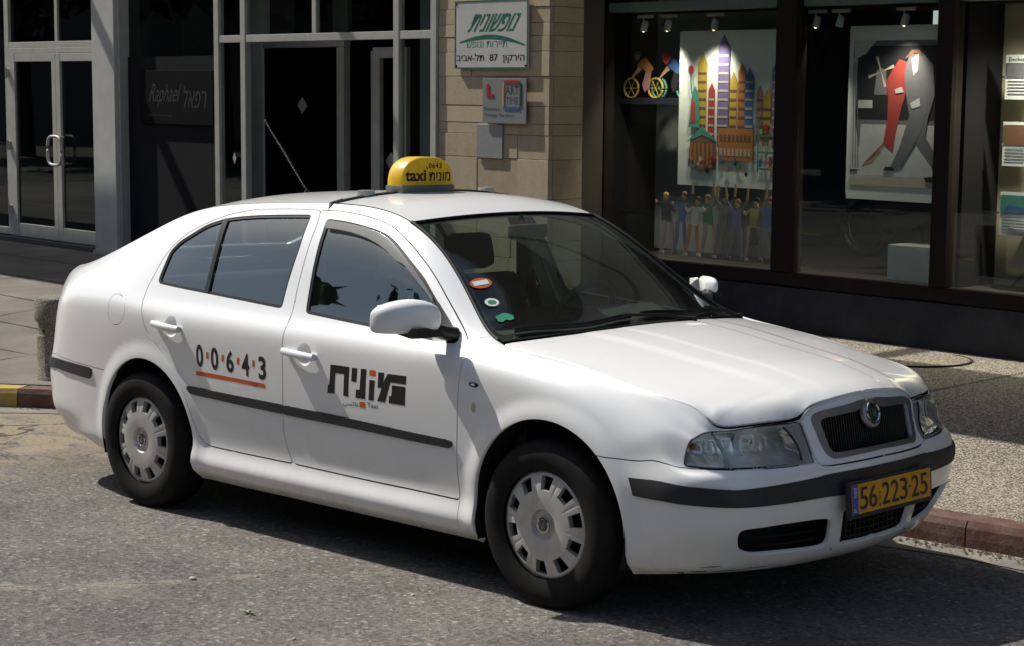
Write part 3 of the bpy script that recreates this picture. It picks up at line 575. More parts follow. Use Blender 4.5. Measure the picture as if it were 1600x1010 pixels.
def patch(poly, disp, wall, grid=.02, mirror=False, both=False, name='part', bulge=0.0, prof=None):
    """separate piece lying over the flank surface inside polygon poly (station, level)"""
    poly = np.array(poly, float); lo, hi = poly.min(0), poly.max(0)
    a = np.arange(lo[0], hi[0], .09); b = np.arange(lo[1], hi[1], .22); S, T = np.meshgrid(a, b, indexing='ij'); g = np.c_[S.ravel(), T.ravel()]
    inp = in_poly(g, poly); g = g[inp]
    if len(g):
        d = np.min(np.linalg.norm((g[:, None]-poly[None])*[KS, KT], axis=2), axis=1); g = g[d > .004]
    pts = np.vstack([poly, g])*[KS, KT]; m = len(poly); v, f = triangulate(pts, [(i, (i+1) % m) for i in range(m)]); v = v/[KS, KT]
    v[:, 0] = np.clip(v[:, 0], 0, NSt-1); v[:, 1] = np.clip(v[:, 1], 0, NLv-1)
    f = f[in_poly(v[f].mean(1), poly)]
    P = body_eval(v[:, 0], v[:, 1]); N = body_normal(v[:, 0], v[:, 1]); P0 = P.copy(); P = P+N*disp
    nn = np.cross(P[f[:, 1]]-P[f[:, 0]], P[f[:, 2]]-P[f[:, 0]]); fl = np.einsum('ij,ij->i', nn, N[f[:, 0]]) < 0; f[fl] = f[fl][:, ::-1]
    Nn = N.copy()
    if bulge:                                # rounded cross-section: edge vertices drop back
        pb = body_eval(poly[:, 0], poly[:, 1]); d = np.min(np.linalg.norm(P0[:, None]-pb[None], axis=2), axis=1)
        P = P-N*(bulge*np.clip(1-d/.012, 0, 1)**2)[:, None]
    ed = {}
    for x, y, z in f:
        for e in ((x, y), (y, z), (z, x)): ed[e] = 1
    be = np.array([(x, y) for (x, y) in ed if (y, x) not in ed and not (v[x, 0] > NSt-1-1e-6 and v[y, 0] > NSt-1-1e-6)]); n = len(P); m = len(be)
    A_, B_ = P[be[:, 0]], P[be[:, 1]]; na, nb = N[be[:, 0]], N[be[:, 1]]; w = np.cross(B_-A_, na); w /= np.maximum(np.linalg.norm(w, axis=1, keepdims=True), 1e-9)
    r = min(.003, wall*.4); i = np.arange(m)+n
    # chamfered rim
    Vv = np.vstack([P, A_, B_, B_-nb*r+w*r*.6, A_-na*r+w*r*.6, B_-nb*wall+w*r*.6, A_-na*wall+w*r*.6]); NN = np.vstack([Nn, na, nb, nb+w, na+w, w, w])
    q = np.vstack([np.c_[i+m, i, i+3*m, i+2*m], np.c_[i+2*m, i+3*m, i+5*m, i+4*m]]); Fa = np.vstack([f, q[:, [0, 1, 2]], q[:, [0, 2, 3]]])
    NN /= np.maximum(np.linalg.norm(NN, axis=1, keepdims=True), 1e-9)
    if both: Fa = np.vstack([Fa, Fa[:, ::-1]+len(Vv)]); NN = np.vstack([NN, NN*[1, -1, 1]]); Vv = np.vstack([Vv, Vv*[1, -1, 1]])
    elif mirror: Vv = Vv*[1, -1, 1]; NN = NN*[1, -1, 1]; Fa = Fa[:, ::-1]
    return mesh(name, Vv, Fa, True, NN)
# ---------------------------------------------------------------- car materials
def paint_mat():
    t = NT('white_paint'); tc = t.n('ShaderNodeTexCoord'); sp = t.n('ShaderNodeSeparateXYZ'); t.l(tc.outputs['Object'], sp.inputs[0])
    h = t.ramp(sp.outputs['Z'], [(.19, 1.0), (.27, .30), (.45, .05), (.8, 0.0)])
    nz = t.noise(9, 7, .65); streak = t.noise(16, 4, .6, vscale=(1, 1, .18))
    d = t.math('MULTIPLY', h, t.ramp(nz, [(.42, .05), (.78, .75)])); d2 = t.math('MULTIPLY', t.ramp(streak, [(.58, 0), (.85, .10)]), 1.0)
    d = t.math('MINIMUM', t.math('ADD', d, d2), .8)
    c = t.mix(d, (.84, .845, .835), (.42, .38, .32))
    fine = t.noise(420, 2, .5); c = t.mix(t.ramp(fine, [(.70, 0), (.80, .10)]), c, (.5, .47, .42))
    r = t.mix(d, (.30, .30, .30), (.62, .62, .62))
    t.bsdf(c, r, 0, None, Coat_Weight=.8, Coat_Roughness=.05, Specular_IOR_Level=.5); return t.m
def plastic_mat(name, c, rough=.55, sc=60):
    t = NT(name); nz = t.noise(sc, 5, .6); big = t.noise(4, 4, .6)
    cc = t.mix(t.ramp(big, [(.35, 0), (.75, .5)]), c, tuple(min(1, v*1.8+.02) for v in c))
    t.bsdf(cc, t.ramp(nz, [(.3, rough-.08), (.7, rough+.1)]), 0, t.bump(nz, .12, .0015)); return t.m
MP = paint_mat()
M_trim = simple('black_rubber_trim', (.009, .009, .010), .6, 0, .2, 40, Specular_IOR_Level=.25)
M_strip = plastic_mat('grey_black_bumper_plastic', (.016, .017, .020), .6)
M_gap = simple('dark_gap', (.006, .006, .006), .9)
M_under = simple('underbody_black', (.010, .009, .008), .9)
def tyre_mat():
    t = NT('tyre_rubber'); nz = t.noise(26, 6, .6); c = t.mix(t.ramp(nz, [(.35, 0), (.8, .55)]), (.008, .008, .008), (.022, .020, .018))
    t.bsdf(c, .8, 0, t.bump(t.noise(180, 3), .2, .001), Specular_IOR_Level=.22); return t.m
M_tyre = tyre_mat()
def cap_mat():
    t = NT('silver_hubcap_plastic'); nz = t.noise(14, 6, .65); c = t.mix(t.ramp(nz, [(.35, 0), (.75, .6)]), (.60, .60, .58), (.38, .355, .32))
    t.bsdf(c, t.ramp(nz, [(.3, .34), (.7, .6)]), .45, t.bump(t.noise(120, 3), .1, .001)); return t.m
M_cap = cap_mat()
M_chrome = simple('bright_chrome', (.75, .75, .76), .12, 1.0, .15, 20)
M_satin = simple('satin_grey_chrome', (.33, .33, .345), .34, .75, .25, 12)
M_refl = simple('lamp_reflector', (.92, .93, .93), .22, .6, .1, 15)
M_lampgrey = simple('lamp_bezel_grey', (.40, .41, .42), .35, .35, .15, 20)
M_side = glass('tinted_side_glass', (.60, .68, .65), .015, 1.5, 1.9, coat=(.90, 1.0, .97))
M_ws = glass('windscreen_glass', (.72, .86, .77), .012, 1.5, .75, .03)
M_lens = glass('lamp_lens', (.90, .92, .92), .02, 1.5, .7)
M_visor = glass('smoked_visor_plastic', (.30, .29, .30), .16, 1.6, 1.2, .75)
M_int = simple('dark_interior_fabric', (.018, .018, .020), .9, 0, .3, 40)
M_int2 = simple('grey_dashboard_plastic', (.030, .032, .032), .7, 0, .2, 50)
M_red = simple('red_tail_lens', (.35, .01, .01), .15)
M_black = simple('black_vinyl_letters', (.012, .012, .014), .4, 0, .2, 60)
M_orange = simple('orange_vinyl', (.72, .11, .02), .45, 0, .15, 60)
M_yellow = simple('plate_yellow', (.78, .36, .008), .4, 0, .25, 40)
M_blue = simple('plate_blue', (.02, .09, .42), .4)
M_white = simple('white_print', (.78, .78, .76), .5)
M_mgrey = simple('mirror_back_black', (.015, .015, .016), .35)
# ---------------------------------------------------------------- the taxi
car = empty('taxi_car', (0, 0, 0), 'white four door taxi saloon parked at the kerb with a yellow roof sign', 'car')
dgap = -.011
def add(name, mask, mat, parent=car, disp=0.0, wall=.014, both=False, mirror=False, label=None, fn=None):
    me = extract(mask, disp, wall, mirror, both, name, fn)
    return None if me is None else tag(new_obj(name, me, mat, parent), label)
is_ = lambda *n: np.isin(lab, n)
shell = add('body_shell', is_('shell'), MP, both=True)
add('panel_gap', is_('gap'), M_gap, disp=dgap, wall=0, both=True)
add('front_bumper', is_('front_bumper'), MP, both=True, wall=.02)
add('rear_bumper', is_('rear_bumper'), MP, both=True, wall=.02)
doors = {}
for mir in (False, True):
    sfx = mir
    fdr = add('front_door', is_('front_door'), MP, mirror=mir); rdr = add('rear_door', is_('rear_door'), MP, mirror=mir)
    fen = add('front_fender', is_('fender'), MP, mirror=mir, wall=.018)
    add('tail_light', is_('tail_light'), M_red, mirror=mir)
    for dr, w in ((fdr, 'front_window'), (rdr, 'rear_window')):
        add('window_seal', is_('trim:'+w), M_trim, dr, disp=-.0035, wall=.010, mirror=mir)
        add('window_glass', is_('glass:'+w), M_side, dr, disp=-.009, wall=0, mirror=mir)
    if not mir: fl_ = add('fuel_flap', is_('fuel_flap'), MP)
    else: add('body_patch', is_('fuel_flap'), MP, mirror=True)
    # window furniture
    new_obj('sail_panel', patch(resample(SEAM['sail'], closed=True), .001, .008, mirror=mir, name='sail_panel'), M_mgrey, fdr)
    new_obj('window_divider', patch(resample(SEAM['divider'], closed=True), .000, .008, mirror=mir, name='window_divider'), M_trim, rdr)
    if not mir: new_obj('rain_visor', patch(inset_closed(resample(SEAM['visor'], closed=True), .007), .012, .008, mirror=mir, name='rain_visor'), M_visor, fdr)
    for dr, nm in ((fdr, 'moulding_front'), (rdr, 'moulding_rear')):
        new_obj('side_moulding', patch(resample(SEAM[nm], closed=True), .011, .014, mirror=mir, name='side_moulding', bulge=.004), M_strip, dr)
    doors[mir] = (fdr, rdr, fen)
    # door handles with their finger recess
    for dn, (hx, hz), (x0, z0, x1, z1) in HANDLES:
        dr = fdr if dn == 'front_door' else rdr; sg = -1 if mir else 1
        cc_ = np.array([hx, 0, hz])
        def dish(P, N, st):
            r = np.hypot(P[:, 0]-hx, P[:, 2]-hz)/.047; return P-N*(.024*np.clip(1-r**2.6, 0, 1))[:, None]
        me = extract(is_('recess:'+dn), 0, 0, mir, False, 'handle_recess', dish); me.normals_split_custom_set_from_vertices([(0, 0, 0)]*len(me.vertices)); new_obj('handle_recess', me, MP, dr)
        b = MB(); P0, P1 = flank_pt(x0, z0, .020)[0], flank_pt(x1, z1, .020)[0]; F0, F1 = flank_pt(x0+.006, z0, .0)[0], flank_pt(x1-.006, z1, .0)[0]
        seq = [F0, P0*.45+F0*.55, P0, *[P0*(1-k)+P1*k+np.array([0, -.006*math.sin(math.pi*k), 0]) for k in (.12, .3, .5, .7, .88)], P1, P1*.45+F1*.55, F1]
        b.tube(seq, [.011, .014, .0155, .0165, .017, .017, .017, .0165, .016, .014, .012], n=14, flat=.9, up=Vector((0, -1, 0)))
        b.build('door_handle', MP, dr, smooth=60, M=Matrix.Scale(-1, 4, (0, 1, 0)) if mir else None)
# liner behind wheel arches and under the car
b = MB()
for c, R in ((WR, ARCH_R[0]), (WF, ARCH_R[1])):
    for sg in (1, -1):
        b.lathe([(R+.004, -sg*.85), (R+.012, -sg*.80), (R+.012, -sg*.50), (.02, -sg*.50)], (c[0], 0, c[1]), n=40, a0=-.35, a1=math.pi+.35)
b.box(-.82, -.36, -.60, .60, .27, .33); b.box(.42, 2.13, -.78, .78, .20, .28); b.box(2.93, 3.12, -.50, .50, .25, .32); b.box(-.36, .42, -.50, .50, .22, .34); b.box(2.13, 2.93, -.50, .50, .20, .34)
b.build('underbody', M_under, car)
# trim strips on the bumpers
bs = np.vstack([resample(SEAM['strip_top']), resample(SEAM['strip_bot'])[::-1]]); k = len(resample(SEAM['strip_top'])); bs[k-1, 0] = bs[k, 0] = NSt-1
new_obj('bumper_strip', patch(bs, .011, .016, both=True, name='bumper_strip', bulge=.004), M_strip, car)
s_, t_ = invert_xz([-.78, -.66, -.50, -.405, -.42, -.50, -.66, -.78], [.607, .605, .601, .598, .546, .549, .556, .562])
rs = np.vstack([[[0, 5.42], [1.5, 5.45], [2.6, 5.48]], np.c_[s_, t_], [[2.6, 4.98], [1.5, 4.95], [0, 4.92]]])
new_obj('bumper_strip', patch(resample(rs, closed=True), .010, .014, both=False, name='bumper_strip', bulge=.004), M_strip, car)
new_obj('bumper_strip', patch(resample(rs, closed=True), .010, .014, mirror=True, name='bumper_strip', bulge=.004), M_strip, car)
# ---- roof, bonnet: height fields
def sheet(poly, zf, name, mat, parent, step=.03, thick=.014, holes=(), inner=None, drop=0.0):
    poly = np.array(poly); lo, hi = poly.min(0), poly.max(0)
    a = np.arange(lo[0], hi[0], step); b_ = np.arange(lo[1], hi[1], step); X, Y = np.meshgrid(a, b_, indexing='ij'); g = np.c_[X.ravel(), Y.ravel()]
    g = g[in_poly(g, poly)]; allp = np.vstack([poly, *holes]) if len(holes) else poly
    d = np.min(np.linalg.norm(g[:, None]-allp[None], axis=2), axis=1); g = g[d > step*.35]
    pts = [poly]; ed = [(i, (i+1) % len(poly)) for i in range(len(poly))]; n = len(poly)
    for h in holes: pts.append(h); ed += [(n+i, n+(i+1) % len(h)) for i in range(len(h))]; n += len(h)
    v, f = triangulate(np.vstack(pts+[g]), ed); cc = v[f].mean(1); f = f[in_poly(cc, poly)]; cc = v[f].mean(1)
    for h in holes: k = ~in_poly(cc, h); f = f[k]; cc = cc[k]
    z = zf(v[:, 0], v[:, 1])+drop; e = 2e-3; zx = (zf(v[:, 0]+e, v[:, 1])-zf(v[:, 0]-e, v[:, 1]))/(2*e); zy = (zf(v[:, 0], v[:, 1]+e)-zf(v[:, 0], v[:, 1]-e))/(2*e)
    N = np.c_[-zx, -zy, np.ones(len(v))]; N /= np.linalg.norm(N, axis=1, keepdims=True); P = np.c_[v, z]
    nn = np.cross(P[f[:, 1]]-P[f[:, 0]], P[f[:, 2]]-P[f[:, 0]]); fl = nn[:, 2] < 0; f[fl] = f[fl][:, ::-1]
    e_ = {}
    for x, y, w in f:
        for q in ((x, y), (y, w), (w, x)): e_[q] = 1
    be = np.array([(x, y) for (x, y) in e_ if (y, x) not in e_]); m = len(be); n = len(P)
    A_, B_, na, nb = P[be[:, 0]], P[be[:, 1]], N[be[:, 0]], N[be[:, 1]]; w = np.cross(B_-A_, na); w /= np.maximum(np.linalg.norm(w, axis=1, keepdims=True), 1e-9); i = np.arange(m)+n; r = .003
    V = np.vstack([P, A_, B_, B_-nb*r+w*.001, A_-na*r+w*.001, B_-nb*thick, A_-na*thick]); NN = np.vstack([N, na, nb, nb+w, na+w, w, w]); NN /= np.linalg.norm(NN, axis=1, keepdims=True)
    q = np.vstack([np.c_[i+m, i, i+3*m, i+2*m], np.c_[i+2*m, i+3*m, i+5*m, i+4*m]]); Fa = np.vstack([f, q[:, [0, 1, 2]], q[:, [0, 2, 3]]])
    return new_obj(name, mesh(name, V, Fa, True, NN), mat, parent)
def rs2(P, step=.02):
    P = np.array(P, float); d = np.r_[0, np.cumsum(np.linalg.norm(np.diff(P, axis=0), axis=1))]; k = np.linspace(0, d[-1], max(2, int(d[-1]/step)+1))
    return np.c_[[np.interp(k, d, P[:, j]) for j in range(P.shape[1])]].T
sT = np.linspace(0, NSt-1, 1200)
# roof outline
r_edge = TE[(sT <= S_HDR)][:, :2]; r_edge = rs2(r_edge)
hd = ws_pt(np.linspace(-1, 1, 41), np.zeros(41)); header = hd[np.argsort(hd[:, 1])][:, :2]
roof_poly = np.vstack([r_edge, header[1:-1], r_edge[::-1]*[1, -1]]); 
keepm = np.r_[True, np.linalg.norm(np.diff(roof_poly, axis=0), axis=1) > 1e-4]; roof_poly = roof_poly[keepm]
if np.linalg.norm(roof_poly[0]-roof_poly[-1]) < 1e-4: roof_poly = roof_poly[:-1]
rw = np.array([(-.60, -.50), (-.40, -.515), (-.15, -.50), (.06, -.455), (.10, -.2), (.105, 0), (.10, .2), (.06, .455), (-.15, .50), (-.40, .515), (-.60, .50), (-.63, .3), (-.64, 0), (-.63, -.3)])
rw = rs2(np.vstack([rw, rw[:1]]), .03)[:-1]
sheet(roof_poly, roof_z, 'roof', MP, car, .035, .012, [rw])
bk = sheet(rw, roof_z, 'rear_windscreen', M_side, car, .05, .004, drop=-.003)
# roof ditch seams: thin black beads from the roof bar forward to the windscreen
for sg in (-1, 1):
    b = MB(); q = edge_pt(np.linspace(9.15, 10.35, 30))*[1, -sg*-1, 1]; q = q if sg == 1 else q
    q = edge_pt(np.linspace(9.15, 10.38, 30)); q[:, 1] = sg*np.abs(q[:, 1])*.995; q[:, 2] += .0005
    b.tube(q, .0035, n=8); b.build('roof_seam', M_trim, car, smooth=60)
# bonnet
rear = np.array([(2.195+.145*(1-(y/.735)**2), y) for y in np.linspace(-.735, .735, 41)])
he = TE[(sT >= S_COWL+.05)][:, :2]; he = rs2(he, .015)
nrm = np.c_[-np.gradient(he[:, 1]), np.gradient(he[:, 0])]; nrm /= np.maximum(np.linalg.norm(nrm, axis=1, keepdims=True), 1e-9)
hi_ = he+nrm*np.where(he[:, :1] > 0, .0085, 0); 
if hi_[10, 1] < he[10, 1]: hi_ = he-nrm*.0085
hi_[:, 1] = np.minimum(hi_[:, 1], 0); hi_[-1] = (he[-1, 0]-.0045, 0)
hood_poly = np.vstack([hi_, (hi_[:-1]*[1, -1])[::-1], rear[::-1][1:-1]])
hood_poly = hood_poly[np.r_[True, np.linalg.norm(np.diff(hood_poly, axis=0), axis=1) > 2e-3]]
sheet(hood_poly, hood_z, 'bonnet', MP, car, .014, .016)
# black strip just under the bonnet seam, painting in the shade of the gap
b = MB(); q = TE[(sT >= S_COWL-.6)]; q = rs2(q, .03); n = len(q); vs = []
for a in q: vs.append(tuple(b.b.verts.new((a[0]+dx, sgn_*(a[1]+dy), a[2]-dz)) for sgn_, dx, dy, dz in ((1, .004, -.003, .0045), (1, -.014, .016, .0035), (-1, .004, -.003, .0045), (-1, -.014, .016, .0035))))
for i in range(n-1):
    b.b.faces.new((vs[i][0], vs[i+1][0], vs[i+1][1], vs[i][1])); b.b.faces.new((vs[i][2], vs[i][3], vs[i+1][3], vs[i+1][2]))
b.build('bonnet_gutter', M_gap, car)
# ---- windscreen
nu, nv = 41, 26; U = np.linspace(-1, 1, nu); Vv = np.linspace(.0, 1, nv); P = np.array([ws_pt(U*1.0, np.full(nu, v)) for v in Vv])
du = np.gradient(P, axis=1); dv = np.gradient(P, axis=0); N = np.cross(dv, du); N /= np.linalg.norm(N, axis=2, keepdims=True); N *= np.sign(N[..., 2:3])
Pg = P-N*.004; idx = np.arange(nu*nv).reshape(nv, nu)
def grid_faces(idx): 
    f = np.stack([idx[:-1, :-1], idx[:-1, 1:], idx[1:, 1:], idx[1:, :-1]], -1).reshape(-1, 4); return f
def oriented(P, f, N):
    a = np.cross(P[f[:, 1]]-P[f[:, 0]], P[f[:, 2]]-P[f[:, 0]]); fl = np.einsum('ij,ij->i', a, N[f[:, 0]]) < 0; f = f.copy(); f[fl] = f[fl][:, ::-1]; return f
f = oriented(Pg.reshape(-1, 3), grid_faces(idx), N.reshape(-1, 3))
ws = new_obj('windscreen', mesh('windscreen', Pg.reshape(-1, 3), f, True, N.reshape(-1, 3)), M_ws, car)
# black seal and ceramic band round the glass
def ws_xyz(u, v, out=0.0):
    v = np.atleast_1d(v); u = np.atleast_1d(u); p = ws_pt(u, v); e = 1e-3
    a = ws_pt(np.clip(u+e, -1, 1), v)-ws_pt(np.clip(u-e, -1, 1), v); c = ws_pt(u, np.clip(v+e, 0, 1))-ws_pt(u, np.clip(v-e, 0, 1)); n = np.cross(c, a); n /= np.linalg.norm(n, axis=1, keepdims=True); n *= np.sign(n[:, 2:3]); return p+n*out
b = MB()
for sg in (-1, 1): b.tube(ws_xyz(np.full(30, sg*.993), np.linspace(-.0, 1, 30)), .009, n=10)
b.tube(ws_xyz(np.linspace(-1, 1, 30), np.full(30, .004)), .006, n=8); b.build('windscreen_seal', M_trim, ws, smooth=60)
def ws_band(u0, u1, v0, v1, out, name, mat, parent, n=24):
    uu = np.linspace(u0, u1, n); vv = np.linspace(v0, v1, n); UU, VV = np.meshgrid(uu, vv); q = ws_xyz(UU.ravel(), VV.ravel(), out); ii = np.arange(n*n).reshape(n, n); return q, grid_faces(ii)
Q, Fq, n0 = [], [], 0
for band in ((-1, -.955, 0, 1), (.955, 1, 0, 1), (-1, 1, 0, .035), (-1, 1, .93, 1)):
    q, f = ws_band(*band, -.0055, '', None, None); Q.append(q); Fq.append(f+n0); n0 += len(q)
new_obj('ceramic_band', mesh('ceramic_band', np.vstack(Q), np.vstack(Fq), True), M_trim, ws)
# cowl panel between glass and bonnet
nn_ = 40; u = np.linspace(-1, 1, nn_); a = ws_xyz(u*.985, np.full(nn_, .985), -.012); xr = 2.195+.145*(1-(u*.98)**2); yr = u*.735*.985; c_ = np.c_[xr+.02, yr, hood_z(xr, yr)-.022]
rows = [a, a*.5+c_*.5-[0, 0, .006], c_]; V = np.vstack(rows); new_obj('cowl_panel', mesh('cowl_panel', V, grid_faces(np.arange(3*nn_).reshape(3, nn_)), True), M_trim, car)
# wipers
def wiper(pu, pv, eu, ev, off):
    w = empty('wiper', (0, 0, 0)); w.parent = car
    base = ws_xyz(pu, 1.0, .004)[0]+np.array([.035, 0, -.012]); mid = ws_xyz((pu*.35+eu*.65), (ev*.9+.1*1), .028)[0]
    b = MB(); b.tube([base, base*.6+mid*.4+np.array([0, 0, .012]), mid], [.011, .008, .006], n=8); b.lathe([(.0, .03), (.017, .028), (.019, 0)], base-np.array([0, 0, .012]), n=16, axis='z'); b.build('wiper_arm', M_trim, w, smooth=50)
    b = MB(); us = np.linspace(eu-off, eu+off*.9, 14); q = ws_xyz(us, np.clip(ev+.02*np.cos((us-eu)*9), 0, 1), .012); b.tube(q, .0055, n=8, flat=1.8); q2 = ws_xyz(us, np.clip(ev+.02*np.cos((us-eu)*9), 0, 1), .003); b.tube(q2, .003, n=6); b.build('wiper_blade', M_trim, w, smooth=50)
wiper(.30, 1, -.48, .955, .40); wiper(.93, 1, .38, .945, .42)
# ---- front lamps
hlm = is_('lens'); 
for mir in (False, True):
    lamp = add('headlight', is_('recess'), M_gap, mirror=mir, disp=-.008, wall=0)
    add('lamp_lens', hlm, M_lens, lamp, disp=-.001, wall=.006, mirror=mir)
    # inner bowl: same outline pushed back, with ribs
    def bowl(P, N, st):
        Q = P.copy(); hl_c = hl; pb = body_eval(hl_c[:, 0], hl_c[:, 1]); d = np.min(np.linalg.norm(P[:, None]-pb[None], axis=2), axis=1)
        y = np.abs(P[:, 1]); k = np.clip(d/.045, 0, 1); Q += np.array([-1, .25, -.02])*(.012+.07*k**.8)[:, None]
        fac = .006*np.sin(y*170)*np.clip(d/.02, 0, 1)*(P[:, 2] < .672); Q[:, 0] += fac; return Q
    bo = extract(hlm, 0, 0, mir, False, 'lamp_bowl', bowl); bo.normals_split_custom_set_from_vertices([(0, 0, 0)]*len(bo.vertices)); new_obj('lamp_bowl', bo, M_refl, lamp)
    S_ = Matrix.Scale(-1, 4, (0, 1, 0)) if mir else None
    # main reflector drum, bulb, indicator dome, divider, inner bezel
    b = MB(); c = Vector((3.190, -.535, .664)); ax = Vector((1, -.10, .02)).normalized(); T_ = Matrix.Translation(c) @ ax.to_track_quat('Y', 'Z').to_matrix().to_4x4()
    b.lathe([(.004, -.045), (.03, -.036), (.045, -.008), (.050, .008), (.053, .008), (.053, -.02)], n=32); 
    b.build('reflector_drum', M_refl, lamp, smooth=35, M=(S_ @ T_) if mir else T_)
    b = MB(); b.lathe([(.0, .012), (.010, .010), (.012, -.03)], n=16); b.build('bulb', M_chrome, lamp, smooth=40, M=(S_ @ T_) if mir else T_)
    b = MB(); c = Vector((3.075, -.700, .652)); ax = Vector((.75, -.66, .02)).normalized(); T2 = Matrix.Translation(c) @ ax.to_track_quat('Y', 'Z').to_matrix().to_4x4()
    b.lathe([(.002, -.035), (.022, -.028), (.036, -.006), (.041, .006), (.043, .006), (.043, -.015)], n=32)
    b.build('indicator_reflector', M_lampgrey, lamp, smooth=35, M=(S_ @ T2) if mir else T2)
    b = MB(); b.sphere((0, .008, 0), (.012, .02, .012)); b.build('indicator_bulb', M_orange if False else simple('amber_bulb', (.45, .16, .03), .2), lamp, smooth=80, M=(S_ @ T2) if mir else T2)
    dv = resample(SEAM['lens_div'], .01); P = body_eval(dv[:, 0], dv[:, 1])+body_normal(dv[:, 0], dv[:, 1])*-.003
    b = MB(); b.tube(P, .0035, n=8); b.tube(P+np.array([-.02, .008, 0]), .005, n=6); b.build('lens_divider', M_lampgrey, lamp, smooth=60, M=S_)
    la = resample(SEAM['lens_arc'], .01); P = body_eval(la[:, 0], la[:, 1])-body_normal(la[:, 0], la[:, 1])*.006
    b = MB(); b.tube(P, .004, n=8); b.build('lens_rim', M_trim, lamp, smooth=60, M=S_)
    m3 = hlm & in_poly(C2, np.vstack([SEAM['lens_arc'], [[SEAM['headlight'][16][0], SEAM['headlight'][16][1]]], [[21.3, 6.5]], [[21.3, 12.9]]]))
    add('inner_bezel', m3, M_lampgrey, lamp, disp=-.0075, wall=0, mirror=mir)
# ---- grille
add('grille_surround', is_('grille_surround'), MP, both=True, wall=.018)
gr = empty('radiator_grille'); gr.parent = car
def ringfn(P, N, st):
    pb = np.vstack([body_eval(ch_o[:, 0], ch_o[:, 1])]); d = np.min(np.linalg.norm(P[:, None]-pb[None], axis=2), axis=1); pi_ = body_eval(ch_i[:, 0], ch_i[:, 1]); d2 = np.min(np.linalg.norm(P[:, None]-pi_[None], axis=2), axis=1)
    h = np.where(d < .004, .004, .011)-np.where(d2 < .0015, .006, 0); return P+N*h[:, None]
add('grille_ring', is_('grille_ring'), M_satin, gr, both=True, wall=.02, fn=ringfn)
Pi = body_eval(ch_i[:, 0], ch_i[:, 1]); yl, zl0, zl1 = Pi[:, 1].min(), Pi[:, 2].min(), Pi[:, 2].max()
b = MB(); b.box(3.20, 3.215, -.33, .33, .56, .78); 
b.build('grille_back', M_gap, gr)
zi = lambda y: (np.interp(abs(y), [0, .05, .09, .275], [.725, .735, .750, .738]), np.interp(abs(y), [0, .15, .26, .285], [.595, .598, .605, .62]))
M_slat = simple('grille_slat_black', (.014, .014, .015), .4)
slat0 = None
for y in np.arange(-.268, .2681, .0134):
    top, bot = zi(y); z1, z0 = top+.01, bot-.012; xx = 3.352-.30*y*y
    b = MB(); b.prism([(xx-.055, z0), (xx-.002, z0), (xx-.032, z1), (xx-.075, z1)], y-.0032, y+.0032); b.build('grille_slat', M_slat, gr)
# badge
bd = empty('badge'); bd.parent = car; bax = Vector((1, 0, .26)).normalized(); TB = Matrix.Translation(Vector((3.345, 0, .728))) @ bax.to_track_quat('Y', 'Z').to_matrix().to_4x4()
b = MB(); b.lathe([(.043, -.006), (.043, .004), (.041, .008), (.036, .008), (.033, .004)], n=48); b.build('badge_rim', M_chrome, bd, smooth=35, M=TB)
b = MB(); b.lathe([(.034, .003), (.020, .005), (.0, .006)], n=48); b.build('badge_disc', simple('badge_black', (.02, .022, .022), .25), bd, smooth=60, M=TB)
b = MB(); b.prism([(-.012, -.020), (.004, -.016), (.014, -.004), (.006, .001), (.012, .010), (.004, .018), (-.004, .007), (-.013, .002), (-.006, -.008)], .004, .0085); b.build('badge_emblem', simple('badge_green', (.10, .22, .17), .3, .4), bd, M=TB)
b = MB(); b.lathe([(.0245, .004), (.0245, .0075), (.0228, .0075), (.0228, .004)], n=48); b.build('badge_ring', M_chrome, bd, smooth=35, M=TB)
# bonnet-to-grille hump behind the badge
b = MB(); b.lathe([(.058, -.014), (.056, -.004), (.048, .002), (.030, .002)], n=40); b.build('badge_mount', M_satin, bd, smooth=50, M=TB)
# ---- lower intakes
b = MB(); b.box(3.17, 3.19, -.62, .62, .22, .50); b.build('intake_back', M_gap, car)
Po = body_eval(os_[:, 0], os_[:, 1])
for mir in (1, -1):
    gi = empty('intake_grille'); gi.parent = car; b = MB()
    for z in (.275, .305, .335, .365, .395):
        b.tube([(3.178+.0, mir*-.60, z), (3.245, mir*-.54, z), (3.290, mir*-.43, z), (3.315, mir*-.30, z)], .0045, n=6, flat=.6)
    b.build('intake_slat', M_slat, gi)
gi = empty('intake_grille'); gi.parent = car; b = MB()
for z in np.arange(.27, .43, .022): b.tube([(3.335, -.24, z), (3.352, 0, z), (3.335, .24, z)], .003, n=6)
for y in np.arange(-.24, .241, .03): b.box(3.325, 3.345, y-.002, y+.002, .26, .44)
b.build('intake_slat', M_slat, gi)
# ---- scuffs low on the bumper corner
M_scuff = simple('scuffed_black', (.05, .045, .04), .7, 0, .5, 60)
for cx, ct, ls, lt in ((17.55, .62, .22, .10), (18.3, .50, .35, .06), (17.0, .30, .10, .35), (18.9, .72, .18, .05), (17.9, 1.25, .25, .04)):
    a_ = np.linspace(0, 2*np.pi, 19)[:-1]; rr_ = 1+rng.uniform(-.55, .35, 18); poly = np.c_[cx+ls*np.cos(a_)*rr_, ct+lt*np.sin(a_)*rr_]; poly[:, 1] = np.clip(poly[:, 1], .02, 12)
    new_obj('scuff_mark', patch(poly, .0012, .0012, name='scuff_mark'), M_scuff, car)
